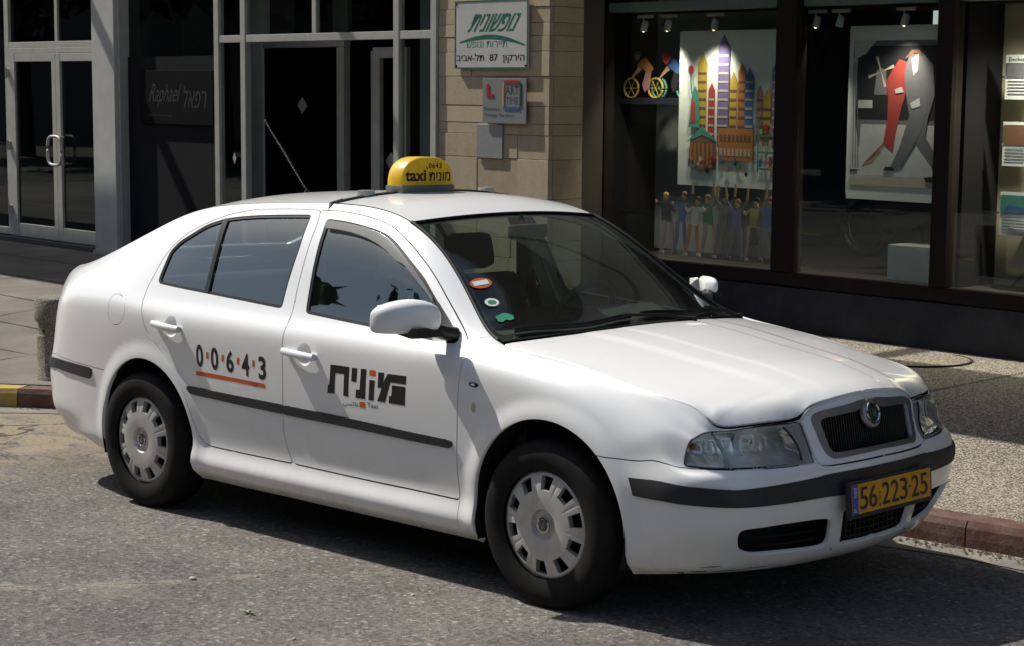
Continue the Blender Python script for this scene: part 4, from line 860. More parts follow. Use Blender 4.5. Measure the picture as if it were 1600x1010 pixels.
# ---- number plate
npl = empty('number_plate'); npl.parent = car
TP = Matrix.Translation(Vector((3.432, 0, .452))) @ Matrix.Rotation(math.radians(-4), 4, 'Y')
b = MB(); b.box(-.012, .004, -.270, .270, -.070, .064, .004); b.build('plate_holder', M_strip, npl, M=TP)
b = MB(); b.box(.004, .007, -.256, .256, -.053, .053, .001); b.build('plate_face', M_yellow, npl, M=TP)
b = MB(); b.box(.007, .0078, -.2555, -.218, -.0525, .0525); b.build('plate_band', M_blue, npl, M=TP)
def on_plate(s, y0, y1, z0, z1, mat=M_black, bold=.004, nm='plate_lettering'):
    o = TP @ Vector((.0085, y0, z0)); ux = (TP.to_3x3() @ Vector((0, y1-y0, 0))); uz = (TP.to_3x3() @ Vector((0, 0, z1-z0))); return text_obj(nm, s, o, ux, uz, mat, npl, bold)
w_, g_, y = .058, .009, -.208
for ch in '56':
    on_plate(ch, y, y+w_-.008, -.040, .040); y += w_
for q in ((-.085, -.008), (-.085, .0), (-.080, -.03)): pass
on_plate('.', y+.004, y+.012, .004, .012); on_plate('V', y+.000, y+.007, -.020, -.004, bold=0); on_plate('U', y+.009, y+.016, -.020, -.004, bold=0); on_plate('A', y+.000, y+.016, -.042, -.026, bold=0)
y += .024
for ch in '223': on_plate(ch, y, y+w_-.008, -.040, .040); y += w_
on_plate('.', y+.003, y+.013, -.002, .008); y += .020
for ch in '25': on_plate(ch, y, y+w_-.008, -.040, .040); y += w_
on_plate('IL', -.247, -.227, -.044, -.031, M_white, 0)
for k in range(3): on_plate('=', -.247, -.227, .008+k*.013, .016+k*.013, M_white, 0)
# ---- decals on the doors
fdr, rdr, fen = doors[False]
def decal_poly(name, pl, mat, parent, out=.0007):
    pl = np.array(pl); lo, hi = pl.min(0), pl.max(0); a = np.arange(lo[0], hi[0], .02); c = np.arange(lo[1], hi[1], .02); X, Y = np.meshgrid(a, c, indexing='ij'); g = np.c_[X.ravel(), Y.ravel()]; g = g[in_poly(g, pl)]
    if len(g): g = g[np.min(np.linalg.norm(g[:, None]-pl[None], axis=2), axis=1) > .003]
    pp = rs2(np.vstack([pl, pl[:1]]), .02)[:-1] if False else pl
    v, f = triangulate(np.vstack([pp, g]), [(i, (i+1) % len(pp)) for i in range(len(pp))]); f = f[in_poly(v[f].mean(1), pp)]
    s, t = invert_xz(v[:, 0], v[:, 1]); N = body_normal(s, t); P = body_eval(s, t)+N*out
    return P, oriented(P, f, N), N
def decal(name, polys, mat, parent, out=.0007):
    Ps, Fs, Ns, n = [], [], [], 0
    for pl in polys:
        P, f, N = decal_poly(name, pl, mat, parent, out); Ps.append(P); Fs.append(f+n); Ns.append(N); n += len(P)
    return new_obj(name, mesh(name, np.vstack(Ps), np.vstack(Fs), True, np.vstack(Ns)), mat, parent)
def decal_text(name, s, box, mat, parent, bold=0.0, out=.0007):
    V, F_, asp = text_geo(s, bold); x0, x1, z0, z1 = box; x = x0+(x1-x0)*V[:, 0]; z = z0+(z1-z0)*V[:, 1]; s_, t_ = invert_xz(x, z); N = body_normal(s_, t_)
    P = body_eval(s_, t_)+N*out; return new_obj(name, mesh(name, P, oriented(P, np.array(F_), N), True, N), mat, parent)
decal('door_lettering', DECAL['logo'], M_black, fdr); decal('door_marking', DECAL['logo_red'], M_orange, fdr, .0008)
decal('number_underline', DECAL['bar'], M_orange, rdr); decal('number_dots', DECAL['dots'], M_orange, rdr)
for k in ('0a', '0b', '6', '4', '3'): decal_text('fleet_number', k[0], GLYPH[k], M_black, rdr, .028)
bx_ = GLYPH['taxi']; decal_text('door_lettering', 'Taxi', (bx_[0], bx_[1], bx_[2]+.004, bx_[3]-.002), M_black, fdr, .004)
bx_ = GLYPH['arab']; decal_text('door_lettering', '\uFEF2\uFEB4\uFEDB\uFE8E\uFE97', bx_, M_black, fdr, .006)
decal_text('door_lettering', 'TCC', GLYPH['tiny'], M_black, rdr, 0, .0012)
# repeater and oval marker on the fender
b = MB(); b.sphere((0, 0, 0), (.019, .008, .011), 3); q = flank_pt(2.167, .703)[0]; b.build('side_repeater', simple('amber_lens', (.62, .50, .34), .2), fen, smooth=80, M=Matrix.Translation(Vector(q)) @ Matrix.Rotation(math.radians(90), 4, 'Y'))
b = MB(); b.sphere((0, 0, 0), (.026, .006, .010), 3); q = flank_pt(2.166, .788)[0]; ob = b.build('side_marker', M_mgrey, fen, smooth=80, M=Matrix.Translation(Vector(q)))
b = MB(); b.sphere((0, -.004, 0), (.012, .005, .005), 2); b.build('marker_jewel', M_chrome, ob, smooth=80, M=Matrix.Translation(Vector(q)))
# ---- door mirrors
for mir in (False, True):
    fd_ = doors[mir][0]; S_ = Matrix(((1, 0, 0, 0), (0, -.42, 0, .439), (0, 0, .6, .433), (0, 0, 0, 1))) if mir else None   # the near-side mirror is folded close
    mr = empty('wing_mirror'); mr.parent = fd_
    # housing: rounded shell lofted across its width (y), facing forward (+x)
    b = MB(); secs = [(-1.085, .024, .022, 1.006), (-1.075, .044, .040, 1.010), (-1.05, .060, .050, 1.016), (-1.01, .070, .057, 1.022), (-.96, .074, .061, 1.026), (-.91, .070, .059, 1.024), (-.875, .055, .047, 1.018), (-.86, .032, .028, 1.012)]
    rings = []; n = 26
    for (y, dx, dz, zc) in secs:
        ring = []
        for k in range(n):
            a = 2*math.pi*k/n; ca, sa = math.cos(a), math.sin(a); e = 2/2.8
            px = math.copysign(abs(ca)**e, ca)*dx; pz = math.copysign(abs(sa)**e, sa)*dz
            if px < 0: px *= .30
            ring.append(b.b.verts.new((1.935+px+.52*(y+.90), y, zc+pz+(.010 if pz > 0 else 0))))
        rings.append(ring)
    for i in range(len(rings)-1):
        for k in range(n): b.b.faces.new((rings[i][k], rings[i][(k+1) % n], rings[i+1][(k+1) % n], rings[i+1][k]))
    b.b.faces.new(rings[0]); b.b.faces.new(rings[-1]); bmesh.ops.recalc_face_normals(b.b, faces=b.b.faces)
    ho = b.build('mirror_housing', MP, mr, smooth=55, M=S_); sd = ho.modifiers.new('smooth', 'SUBSURF'); sd.levels = sd.render_levels = 1
    b = MB(); b.box(1.835, 1.840, -1.05, -.90, .975, 1.075, .002); b.build('mirror_glass', simple('mirror_silver', (.8, .8, .8), .03, 1), mr, M=S_)
    b = MB(); b.prism([(1.875, .962), (1.955, .950), (2.0, .955), (1.985, .990), (1.90, .985)], -.985, -.86); b.build('mirror_foot', M_mgrey, mr, M=S_)
    b = MB(); b.tube([(1.975, -.775, .952), (1.965, -.83, .965), (1.95, -.88, .985)], [.034, .032, .028], n=14, flat=.9); b.build('mirror_arm', M_mgrey, mr, smooth=60, M=S_)
# ---- wheels
def wheel_proto():
    w = empty('wheel'); b = MB()
    R = .312
    prof = [(.200, -.088), (.222, -.098), (.250, -.101), (.275, -.099), (.292, -.092), (.303, -.080), (.3105, -.066), (.312, -.05)]
    for y0 in (-.034, .0, .034): prof += [(.312, y0-.003), (.304, y0-.002), (.304, y0+.002), (.312, y0+.003)]
    prof += [(.312, .05), (.3105, .066), (.303, .080), (.285, .095), (.24, .100), (.2, .085)]
    b.lathe(prof, n=96); b.build('tyre', M_tyre, w, smooth=35)
    b = MB(); b.lathe([(.198, -.080), (.190, -.066), (.175, .02), (.172, .08)], n=64); b.lathe([(.18, -.045), (.06, -.05), (.0, -.05)], n=48); b.build('rim', simple('dark_steel_rim', (.02, .02, .02), .55, .3), w, smooth=40)
    # cap: polar grid with ten windows
    b = MB(); NA = 200; rr = [.0, .016, .030, .033, .036, .052, .058, .085, .110, .128, .1335, .160, .1785, .184, .192, .199, .2035, .2035]
    hh = [.026, .026, .025, .017, .015, .017, .033, .036, .0358, .034, .0335, .027, .022, .021, .017, .009, .002, -.012]
    def window(r0, r1, a):
        ph = (a/(2*math.pi)*10) % 1
        return r0 >= .1279 and r1 <= .1786 and .26 < ph < .74
    V = [[None]*NA for _ in rr]
    for i, (r, h) in enumerate(zip(rr, hh)):
        for k in range(NA):
            a = 2*math.pi*(k+.0)/NA; ph = (a/(2*math.pi)*10) % 1
            dz = 0
            if .12 < r < .196: dz = -.0022*math.exp(-((min(ph, 1-ph))/.035)**2)   # split between the spokes of a pair
            if i == 0 and k: V[i][k] = V[i][0]; continue
            V[i][k] = b.b.verts.new((r*math.cos(a), -(h+dz), r*math.sin(a)))
    holes = []
    for i in range(len(rr)-1):
        for k in range(NA):
            a = 2*math.pi*(k+.5)/NA
            if window(rr[i], rr[i+1], a): continue
            q = [V[i][k], V[i][(k+1) % NA], V[i+1][(k+1) % NA], V[i+1][k]]; q = [x for j, x in enumerate(q) if x not in q[:j]]
            b.b.faces.new(q)
    es = [e for e in b.b.edges if len(e.link_faces) == 1 and e.verts[0].co.y < -.015]
    r_ = bmesh.ops.extrude_edge_only(b.b, edges=es); nv_ = [x for x in r_['geom'] if isinstance(x, bmesh.types.BMVert)]
    for v in nv_: v.co.y += .022
    cap = b.build('hubcap', M_cap, w, smooth=32, M=Matrix.Translation((0, -.060, 0)) @ Matrix.Diagonal((1.02, 1, 1.02, 1)))
    b = MB(); b.lathe([(.0285, .0), (.0285, .003), (.024, .004), (.023, .002), (.0, .002)], n=36)
    b.build('cap_badge_rim', M_chrome, cap, smooth=35, M=Matrix.Translation((0, -.089, 0)) @ Matrix.Rotation(math.pi, 4, 'Z'))
    b = MB(); b.lathe([(.022, .0025), (.0, .0032)], n=30); b.build('cap_badge', simple('cap_badge_grey', (.10, .11, .10), .35, .5), cap, smooth=60, M=Matrix.Translation((0, -.089, 0)) @ Matrix.Rotation(math.pi, 4, 'Z'))
    b = MB(); b.prism([(-.006, -.012), (.003, -.013), (.009, -.004), (.003, .000), (.008, .008), (.001, .013), (-.003, .004), (-.009, .000)], -.0932, -.0915); b.build('cap_emblem', simple('cap_emblem_grey', (.22, .23, .22), .4, .4), cap)
    return w
w0 = wheel_proto(); w0.parent = car; w0.location = (0, -.757, .308); w0.rotation_euler = (0, math.radians(14), 0)
for x, y, rz, ry in ((2.512, -.757, .83, 4), (0, .757, 180, 30), (2.512, .757, 180.8, 50)):
    w = copy_tree(w0, car); w.location = (x, y, .308); w.rotation_euler = (0, math.radians(ry), math.radians(rz)) if False else (0, 0, 0)
    w.rotation_mode = 'XYZ'; M_ = Matrix.Rotation(math.radians(rz), 4, 'Z') @ Matrix.Rotation(math.radians(ry), 4, 'Y'); w.rotation_euler = M_.to_euler()
# ---- roof bar and taxi sign
bar = empty('roof_bar', (0, 0, 0)); bar.parent = car
ys = np.linspace(-.555, .555, 41); xb = 1.0+.0*ys
b = MB()
for sg in (1,):
    q = [(1.0+.02*math.cos(y/.56*1.5), y, roof_z(np.array([1.0]), np.array([y]))[0]+.0045+.010*math.exp(-((abs(y)-.30)/.12)**2)*0) for y in ys]
    b.tube(q, .017, n=10, flat=.28)
b.build('bar_strap', M_trim, bar, smooth=60)
for sg in (-1, 1):
    y = sg*.365; z = float(roof_z(np.array([1.0]), np.array([y]))[0])
    b = MB(); b.prism([(-.028, 0), (.028, 0), (.020, .026), (-.020, .026)], y-.03, y+.03); b.build('bar_clamp', simple('pale_grey_plastic', (.36, .38, .35), .5), bar, M=Matrix.Translation((1.0, 0, z+.001)))
    b = MB(); e = edge_pt(np.array([9.10]))[0]; b.tube([(1.0, sg*.50, roof_z(np.array([1.0]), np.array([.50]))[0]+.006), (e[0], sg*abs(e[1]), e[2]+.003), (e[0]+.01, sg*(abs(e[1])+.018), e[2]-.030)], [.012, .012, .008], n=8, flat=.5); b.build('bar_hook', M_trim, bar, smooth=60)
sign = empty('roof_sign', (0, 0, 0)); sign.parent = car
M_signY = simple('sign_yellow', (.80, .50, .02), .38, 0, .18, 25, Coat_Weight=.2)
sx, sy, sz = 1.01, -.055, 1.452; W2 = .156; 
def arch_prof(n=28):
    out = []
    for k in range(n+1):
        a = math.pi*k/n; c, s = math.cos(a), math.sin(a); out.append((-W2*math.copysign(abs(c)**.72, c), .125*abs(s)**.80))
    return out
pf = arch_prof(); b = MB(); rings = []
for x, sc in ((-.052, .80), (-.056, .90), (-.050, .965), (-.040, 1.0), (.040, 1.0), (.047, .985), (.050, .965)):
    rings.append([b.b.verts.new((sx+x, sy+u*sc, sz+.032+v*(sc if sc < 1 else 1))) for u, v in pf])
for i in range(len(rings)-1):
    for k in range(len(pf)-1): b.b.faces.new((rings[i][k], rings[i][k+1], rings[i+1][k+1], rings[i+1][k]))
b.b.faces.new(rings[0]); b.b.faces.new(rings[-1]); b.build('sign_lamp_body', M_signY, sign, smooth=40)
b = MB(); b.box(sx-.056, sx+.054, sy-W2-.004, sy+W2+.004, sz-.006, sz+.034, .008); b.build('sign_base', plastic_mat('sign_base_grey', (.11, .12, .10), .6), sign, smooth=40)
def sgn(s, y0, y1, z0, z1, bold=.03, sh=0): return text_obj('sign_lettering', s, (sx+.0505, sy+y0, sz+z0), (0, y1-y0, 0), (0, 0, z1-z0), M_black, sign, bold, sh)
sgn('taxi', -.138, -.014, .050, .100, .030); sgn('\u05EA\u05D9\u05E0\u05D5\u05DE', .004, .134, .050, .090, .018)
for k, ch in enumerate('0643'): sgn(ch, .002+k*.021, .018+k*.021, .106, .130, .025)
b = MB(); b.prism([(-.012, .104), (-.002, .104), (-.012, .116)], sx+.0505, sx+.0517, 'yz'); b.build('sign_marking', M_black, sign, M=Matrix.Translation((0, sy, sz)))
# ---- whip aerial on the roof
ae = empty('aerial', (0, 0, 0)); ae.parent = car
b = MB(); z0_ = float(roof_z(np.array([.16]), np.array([0.]))[0]); b.lathe([(.0, .022), (.011, .020), (.017, .0), (.02, -.004)], (.16, 0, z0_), n=20, axis='z'); b.build('aerial_base', M_trim, ae, smooth=50)
p0_, p1_ = Vector((.16, 0, z0_+.015)), Vector((-.17, 0, 1.775)); b = MB(); b.tube([p0_, p0_.lerp(p1_, .5)+Vector((.006, 0, .004)), p1_], [.0032, .0028, .0022], n=8); b.build('aerial_rod', M_trim, ae, smooth=60)
b = MB(); hx_ = [p0_.lerp(p1_, k/260)+Vector((.0042*math.cos(k*.75), .0042*math.sin(k*.75), 0)) for k in range(8, 256)]; b.tube(hx_, .0011, n=4); b.build('aerial_coil', simple('coil_grey', (.45, .45, .44), .4), ae)
# ---- interior
cab = empty('cabin'); cab.parent = car
def seat(y, front=True):
    s_ = empty('front_seat' if front else 'rear_seat'); s_.parent = car
    return s_
def seat_front(y):
    s_ = empty('front_seat'); s_.parent = car; b = MB()
    b.box(-.25, .27, -.25, .25, -.07, .07, .05); b.build('seat_cushion', M_int, s_, smooth=60, M=Matrix.Translation((1.38, y, .50)) @ Matrix.Rotation(math.radians(-8), 4, 'Y'))
    b = MB(); b.box(-.065, .065, -.245, .245, 0, .60, .055); b.build('seat_back', M_int, s_, smooth=60, M=Matrix.Translation((1.13, y, .50)) @ Matrix.Rotation(math.radians(-20), 4, 'Y'))
    b = MB(); b.box(-.05, .05, -.13, .13, 0, .17, .045); b.build('headrest', M_int, s_, smooth=60, M=Matrix.Translation((.915, y, 1.085)) @ Matrix.Rotation(math.radians(-12), 4, 'Y'))
seat_front(-.36); seat_front(.36)
rsn = empty('rear_seat'); rsn.parent = car
b = MB(); b.box(-.02, .50, -.66, .66, .40, .56, .05); b.build('seat_cushion', M_int, rsn, smooth=60)
b = MB(); b.box(-.08, .08, -.66, .66, 0, .56, .06); b.build('seat_back', M_int, rsn, smooth=60, M=Matrix.Translation((.02, 0, .50)) @ Matrix.Rotation(math.radians(-22), 4, 'Y'))
b = MB(); b.box(-.88, -.16, -.60, .60, .98, 1.0); b.build('parcel_shelf', M_int, cab)
b = MB(); b.prism([(1.72, .60), (1.70, .86), (1.80, .93), (2.05, .935), (2.24, .905), (2.30, .80), (2.28, .5)], -.70, .70); b.build('dashboard', M_int2, cab, smooth=40)
b = MB(); b.prism([(1.70, .92), (1.74, .975), (1.84, .985), (1.95, .94)], .18, .56); b.build('instrument_hood', M_int2, cab)
b = MB(); b.box(.35, 2.1, -.74, .74, .28, .34); b.box(1.2, 1.75, -.10, .10, .34, .52, .02); b.build('cabin_floor', M_int, cab)
for mir in (1, -1):
    b = MB(); b.box(.30, 2.0, mir*.755, mir*.775, .34, .90); b.build('door_lining', M_int, cab)
b = MB(); q = [(1.60+.19*math.sin(a)*.42, .36+.19*math.cos(a), .90+.19*math.sin(a)*.9) for a in np.linspace(0, 2*math.pi, 33)[:-1]]; b.tube(q, .016, n=10, closed=True); b.tube([(1.60, .36, .90), (1.78, .36, .84)], .03, n=10); b.box(1.585, 1.61, .19, .53, .885, .925, .008); b.build('steering_wheel', M_int2, cab, smooth=60)
b = MB(); b.box(1.60, 1.63, -.11, .11, 1.275, 1.335, .012); b.tube([(1.61, 0, 1.31), (1.57, 0, 1.37)], .01, n=8); b.build('rear_view_mirror', M_int2, cab, smooth=50)
# headlining so the roof is dark from inside
b = MB(); q = [(x, y, roof_z(np.array([x]), np.array([y]))[0]-.03) for x in (.05, .5, .95, 1.4) for y in np.linspace(-.5, .5, 9)]
new_obj('headlining', mesh('headlining', q, grid_faces(np.arange(36).reshape(4, 9)), True), simple('headlining_grey', (.22, .22, .20), .9), cab)
for mir in (1, -1):
    b = MB(); b.tube([(1.00, mir*.70, .90), (.99, mir*.62, 1.20), (.97, mir*.545, 1.36)], [.045, .035, .03], n=8, flat=.5); b.build('inner_pillar', M_int2, cab, smooth=60)
b = MB(); b.tube([(1.0, -.60, 1.22), (1.08, -.52, .92), (1.25, -.22, .52)], .022, n=4, flat=.1); b.tube([(1.0, .60, 1.22), (1.08, .52, .92), (1.25, .22, .52)], .022, n=4, flat=.1); b.build('seat_belt', M_int2, cab)
# windscreen stickers
def ws_disc(name, u, v, r, mat, asp=1.0, out=.001, sq=None):
    c = ws_xyz(u, v)[0]; e = 1e-3; a = ws_xyz(u+e, v)[0]-ws_xyz(u-e, v)[0]; a /= np.linalg.norm(a); bb = ws_xyz(u, v-e)[0]-ws_xyz(u, v+e)[0]; bb -= a*(a@bb); bb /= np.linalg.norm(bb); n_ = np.cross(a, bb); n_ *= np.sign(n_[2])
    if sq is None: pts_ = [(r*math.cos(t), r*asp*math.sin(t)) for t in np.linspace(0, 2*math.pi, 33)[:-1]]
    else: pts_ = sq
    P_ = [c+a*x+bb*y+n_*out for x, y in pts_]; return new_obj(name, mesh(name, P_, [tuple(range(len(P_)))]), mat, ws)
M_stO = simple('sticker_orange', (.52, .13, .03), .5); M_stW = simple('sticker_white', (.75, .76, .74), .5); M_stG = simple('sticker_green', (.03, .30, .16), .5)
ws_disc('sticker', -.885, .50, .048, M_stO, .62); ws_disc('sticker_label', -.885, .50, .04, M_stW, 1, .002, [(-.034, -.012), (.034, -.012), (.034, .014), (-.034, .014)])
ws_disc('sticker', -.885, .635, .030, M_stW, .8); ws_disc('sticker_print', -.885, .635, .018, M_stG, .7, .002)
b_ = [(-.036, -.020), (-.020, -.026), (.0, -.014), (.014, -.024), (.034, -.018), (.040, .002), (.026, .020), (.006, .026), (-.016, .018), (-.034, .012)]
ws_disc('sticker', -.865, .765, .03, M_stG, 1, .001, b_)
# ---------------------------------------------------------------- ground
BROT = Matrix(((0.9986, 0.0514, 0.0142), (-0.0512, 0.9986, -0.0146), (-0.0149, 0.0139, 0.9998)))
BO = Vector((0, 2.0, .13)); BM = Matrix.Translation(BO) @ BROT.to_4x4()       # frame of the building: x along the front, y into it
BE = BROT.to_euler()
def b2w(p): return BM @ Vector(p)
def pave_z(x, y):
    """height of the pavement: level with the kerb at its edge, the building's own level further in"""
    zb = BO.z-(.0142*(x-BO.x)-.0146*(y-BO.y))/.9998
    k = _sm((y-1.0)/1.6); return .115*(1-k)+zb*k
def asphalt_mat():
    t = NT('worn_asphalt'); big = t.noise(.55, 6, .62); mid = t.noise(3.2, 7, .65, dist=.6); fine = t.noise(48, 5, .75); grit = t.noise(120, 3, .6)
    c = t.mix(t.ramp(big, [(.38, 0), (.62, 1)]), (.110, .100, .090), (.212, .193, .171))
    c = t.mix(t.ramp(mid, [(.45, 0), (.75, .45)]), c, (.235, .22, .198))
    c = t.mix(1.0, c, t.ramp(fine, [(.28, .42), (.60, 1.22)]), 'MULTIPLY'); c = t.mix(t.ramp(grit, [(.60, 0), (.68, .60)]), c, (.34, .32, .29)); c = t.mix(t.ramp(grit, [(.34, .65), (.42, 0)]), c, (.04, .038, .036))
    vo = t.n('ShaderNodeTexVoronoi'); vo.inputs['Scale'].default_value = 62; tc0 = t.n('ShaderNodeTexCoord'); t.l(tc0.outputs['Object'], vo.inputs['Vector']); vs = t.n('ShaderNodeSeparateColor'); t.l(vo.outputs['Color'], vs.inputs[0])
    c = t.mix(1.0, c, t.ramp(vs.outputs[0], [(.0, .62), (.5, 1.0), (.92, 1.12), (.97, 1.75)]), 'MULTIPLY')
    # a pale dusty crack running away from the camera beside the car
    tx = t.n('ShaderNodeSeparateXYZ'); t.l(tc0.outputs['Object'], tx.inputs[0]); ln = t.math('SUBTRACT', t.math('MULTIPLY', tx.outputs['X'], 1.48), tx.outputs['Y']); ln = t.math('SUBTRACT', ln, 3.42); wv = t.noise(2.6, 6, .7); ln = t.math('ADD', ln, t.math('MULTIPLY', t.math('SUBTRACT', wv, .5), .55)); ln = t.math('ABSOLUTE', ln)
    seg = t.math('MULTIPLY', t.ramp(t.math('MULTIPLY', t.math('ADD', tx.outputs['Y'], 3.0), .4), [(.22, 0), (.34, 1), (.86, 1), (.95, 0)]), 1.0)
    dust = t.math('MULTIPLY', seg, t.math('MULTIPLY', t.ramp(ln, [(.010, .85), (.075, 0)]), t.ramp(t.noise(5, 5, .7), [(.40, .1), (.60, 1)])))
    c = t.mix(dust, c, (.36, .32, .26)); c = t.mix(t.math('MULTIPLY', seg, t.ramp(ln, [(.004, .8), (.012, 0)])), c, (.05, .045, .04))
    blot = t.noise(1.15, 5, .62, dist=.4); c = t.mix(t.ramp(blot, [(.60, 0), (.74, .55)]), c, (.075, .068, .060)); pale = t.noise(.9, 6, .68, vscale=(1, 1.6, 1)); c = t.mix(t.ramp(pale, [(.56, 0), (.70, .45)]), c, (.30, .27, .22))
    # old sandy patching behind and beside the car, limited by its own ragged outline
    tc = t.n('ShaderNodeTexCoord'); sp = t.n('ShaderNodeSeparateXYZ'); t.l(tc.outputs['Object'], sp.inputs[0])
    wob = t.noise(1.6, 7, .7); dx = t.math('ADD', sp.outputs['X'], t.math('MULTIPLY', wob, 2.6))
    reg = t.math('MULTIPLY', t.ramp(t.math('MULTIPLY', t.math('ADD', dx, 6.0), .1), [(.56, 1), (.64, 0)]), 1.0)
    sandn = t.noise(2.6, 8, .72, vscale=(1.0, 2.2, 1), dist=.8); reg = t.math('MULTIPLY', reg, t.ramp(t.math('MULTIPLY', t.math('ADD', sp.outputs['X'], 14.0), .1), [(.30, 0), (.75, 1)])); sand = t.math('MULTIPLY', reg, t.ramp(sandn, [(.40, 0), (.50, .9)]))
    c = t.mix(sand, c, t.mix(t.ramp(fine, [(.3, 0), (.7, 1)]), (.21, .17, .115), (.42, .35, .25)))
    ck = t.n('ShaderNodeTexVoronoi', feature='DISTANCE_TO_EDGE'); ck.inputs['Scale'].default_value = 1.5; m2 = t.n('ShaderNodeMix', data_type='VECTOR'); nz = t.n('ShaderNodeTexNoise'); nz.inputs['Scale'].default_value = 2.2; nz.inputs['Detail'].default_value = 6
    t.l(tc.outputs['Object'], nz.inputs['Vector']); m2.inputs['Factor'].default_value = .35; t.l(tc.outputs['Object'], m2.inputs['A']); t.l(nz.outputs['Color'], m2.inputs['B']); t.l(m2.outputs['Result'], ck.inputs['Vector'])
    crack = t.math('MULTIPLY', t.ramp(ck.outputs['Distance'], [(.004, 1), (.016, 0)]), t.math('ADD', t.math('MULTIPLY', reg, .8), .0)); c = t.mix(crack, c, (.03, .028, .025))
    # tyre-side light line of dust across the lane
    h = t.math('ADD', t.math('MULTIPLY', fine, .7), t.math('MULTIPLY', grit, .6)); h = t.math('ADD', h, t.math('MULTIPLY', mid, 1.2)); h = t.math('SUBTRACT', h, t.math('MULTIPLY', crack, .8))
    t.bsdf(c, .92, 0, t.bump(h, .9, .016), Specular_IOR_Level=.25); return t.m
def aggregate_mat(name, c0, c1, c2, sc=95):
    t = NT(name); v = t.n('ShaderNodeTexVoronoi'); v.inputs['Scale'].default_value = sc; tc = t.n('ShaderNodeTexCoord'); t.l(tc.outputs['Object'], v.inputs['Vector'])
    hs = t.n('ShaderNodeSeparateColor'); t.l(v.outputs['Color'], hs.inputs[0]); c = t.mix(t.ramp(hs.outputs[0], [(.2, 0), (.8, 1)]), c0, c1); c = t.mix(t.ramp(hs.outputs[1], [(.72, 0), (.8, 1)]), c, c2)
    gap = t.ramp(v.outputs['Distance'], [(.35, 1.0), (.75, .30)]); c = t.mix(1.0, c, gap, 'MULTIPLY'); big = t.noise(.8, 6, .6); c = t.mix(1.0, c, t.ramp(big, [(.3, .70), (.7, 1.0)]), 'MULTIPLY')
    t.bsdf(c, .85, 0, t.bump(t.ramp(v.outputs['Distance'], [(.2, 1), (.8, 0)]), .8, .004), Specular_IOR_Level=.3); return t.m
def flat_grid(name, xs, ys, zf, mat, mask=None):
    X, Y = np.meshgrid(xs, ys, indexing='ij'); V = np.c_[X.ravel(), Y.ravel(), zf(X, Y).ravel()]; F_ = grid_faces(np.arange(len(V)).reshape(X.shape))
    if mask is not None: F_ = F_[mask(V[F_].mean(1))]
    n = np.cross(V[F_[0][1]]-V[F_[0][0]], V[F_[0][2]]-V[F_[0][0]]); F_ = F_ if n[2] > 0 else F_[:, ::-1]
    return new_obj(name, mesh(name, V, F_, True), mat)
road = new_obj('road', mesh('road', [(-70, -60, 0), (70, -60, 0), (70, 30, 0), (-70, 30, 0)], [(0, 1, 2, 3)]), asphalt_mat()); tag(road, kind='structure')
KERB = [(-30, -5.2), (-9, -2.6), (-6.0, -1.6), (-4.4, -.75), (-3.35, .0), (-2.95, .28), (-2.5, .56), (-2.0, .78), (-1.4, .93), (-.6, 1.02), (.5, 1.06), (2, 1.085), (3.4, 1.11), (6, 1.16), (14, 1.3), (45, 1.8)]
def kerb_y(x): return np.interp(x, [k[0] for k in KERB], [k[1] for k in KERB])
# pavement sheet starts at the back of the kerb stones
kp = np.array([(k[0], k[1]) for k in KERB]); kp = rs2(kp, .5); tg = np.gradient(kp, axis=0); tg /= np.linalg.norm(tg, axis=1, keepdims=True); bk_ = kp+np.c_[-tg[:, 1], tg[:, 0]]*.17
rows = []; 
for j, k in enumerate(np.r_[np.linspace(0, 1, 14)**1.3]):
    far = np.c_[bk_[:, 0], np.full(len(bk_), 7.5)]; rows.append(bk_*(1-k)+far*k)
V = np.vstack(rows); V = np.c_[V, pave_z(V[:, 0], V[:, 1])]; F_ = grid_faces(np.arange(len(V)).reshape(len(rows), -1)); F_ = oriented(V, F_, np.tile([0, 0, 1.], (len(V), 1)))
M_agg = aggregate_mat('exposed_aggregate_paving', (.36, .31, .24), (.58, .51, .41), (.16, .14, .11)); pav = new_obj('pavement', mesh('pavement', V, F_, True), M_agg); tag(pav, kind='structure')
# darker old paving in front of the doors on the left
def slab_mat():
    t = NT('old_paving'); big = t.noise(1.1, 6, .65); f = t.noise(60, 5, .7); c = t.mix(t.ramp(big, [(.3, 0), (.7, 1)]), (.10, .085, .072), (.215, .185, .155)); c = t.mix(1.0, c, t.ramp(f, [(.3, .7), (.7, 1.1)]), 'MULTIPLY'); t.bsdf(c, .85, 0, t.bump(f, .4, .004)); return t.m
M_slab = slab_mat()
V = []; xs = np.linspace(-24, -1.9, 40); ysn = np.linspace(0, 1, 12)
for x in xs:
    y0 = float(np.interp(x, bk_[:, 0], bk_[:, 1]))+.02 if x < 3 else 1.3; 
    for q in ysn: y = y0+(6.4-y0)*q; V.append((x, y, float(pave_z(np.array(x), np.array(y)))+.012))
lp = new_obj('pavement_old', mesh('pavement_old', V, oriented(np.array(V), grid_faces(np.arange(len(V)).reshape(40, 12)), np.tile([0, 0, 1.], (len(V), 1))), True), M_slab); tag(lp, kind='structure')
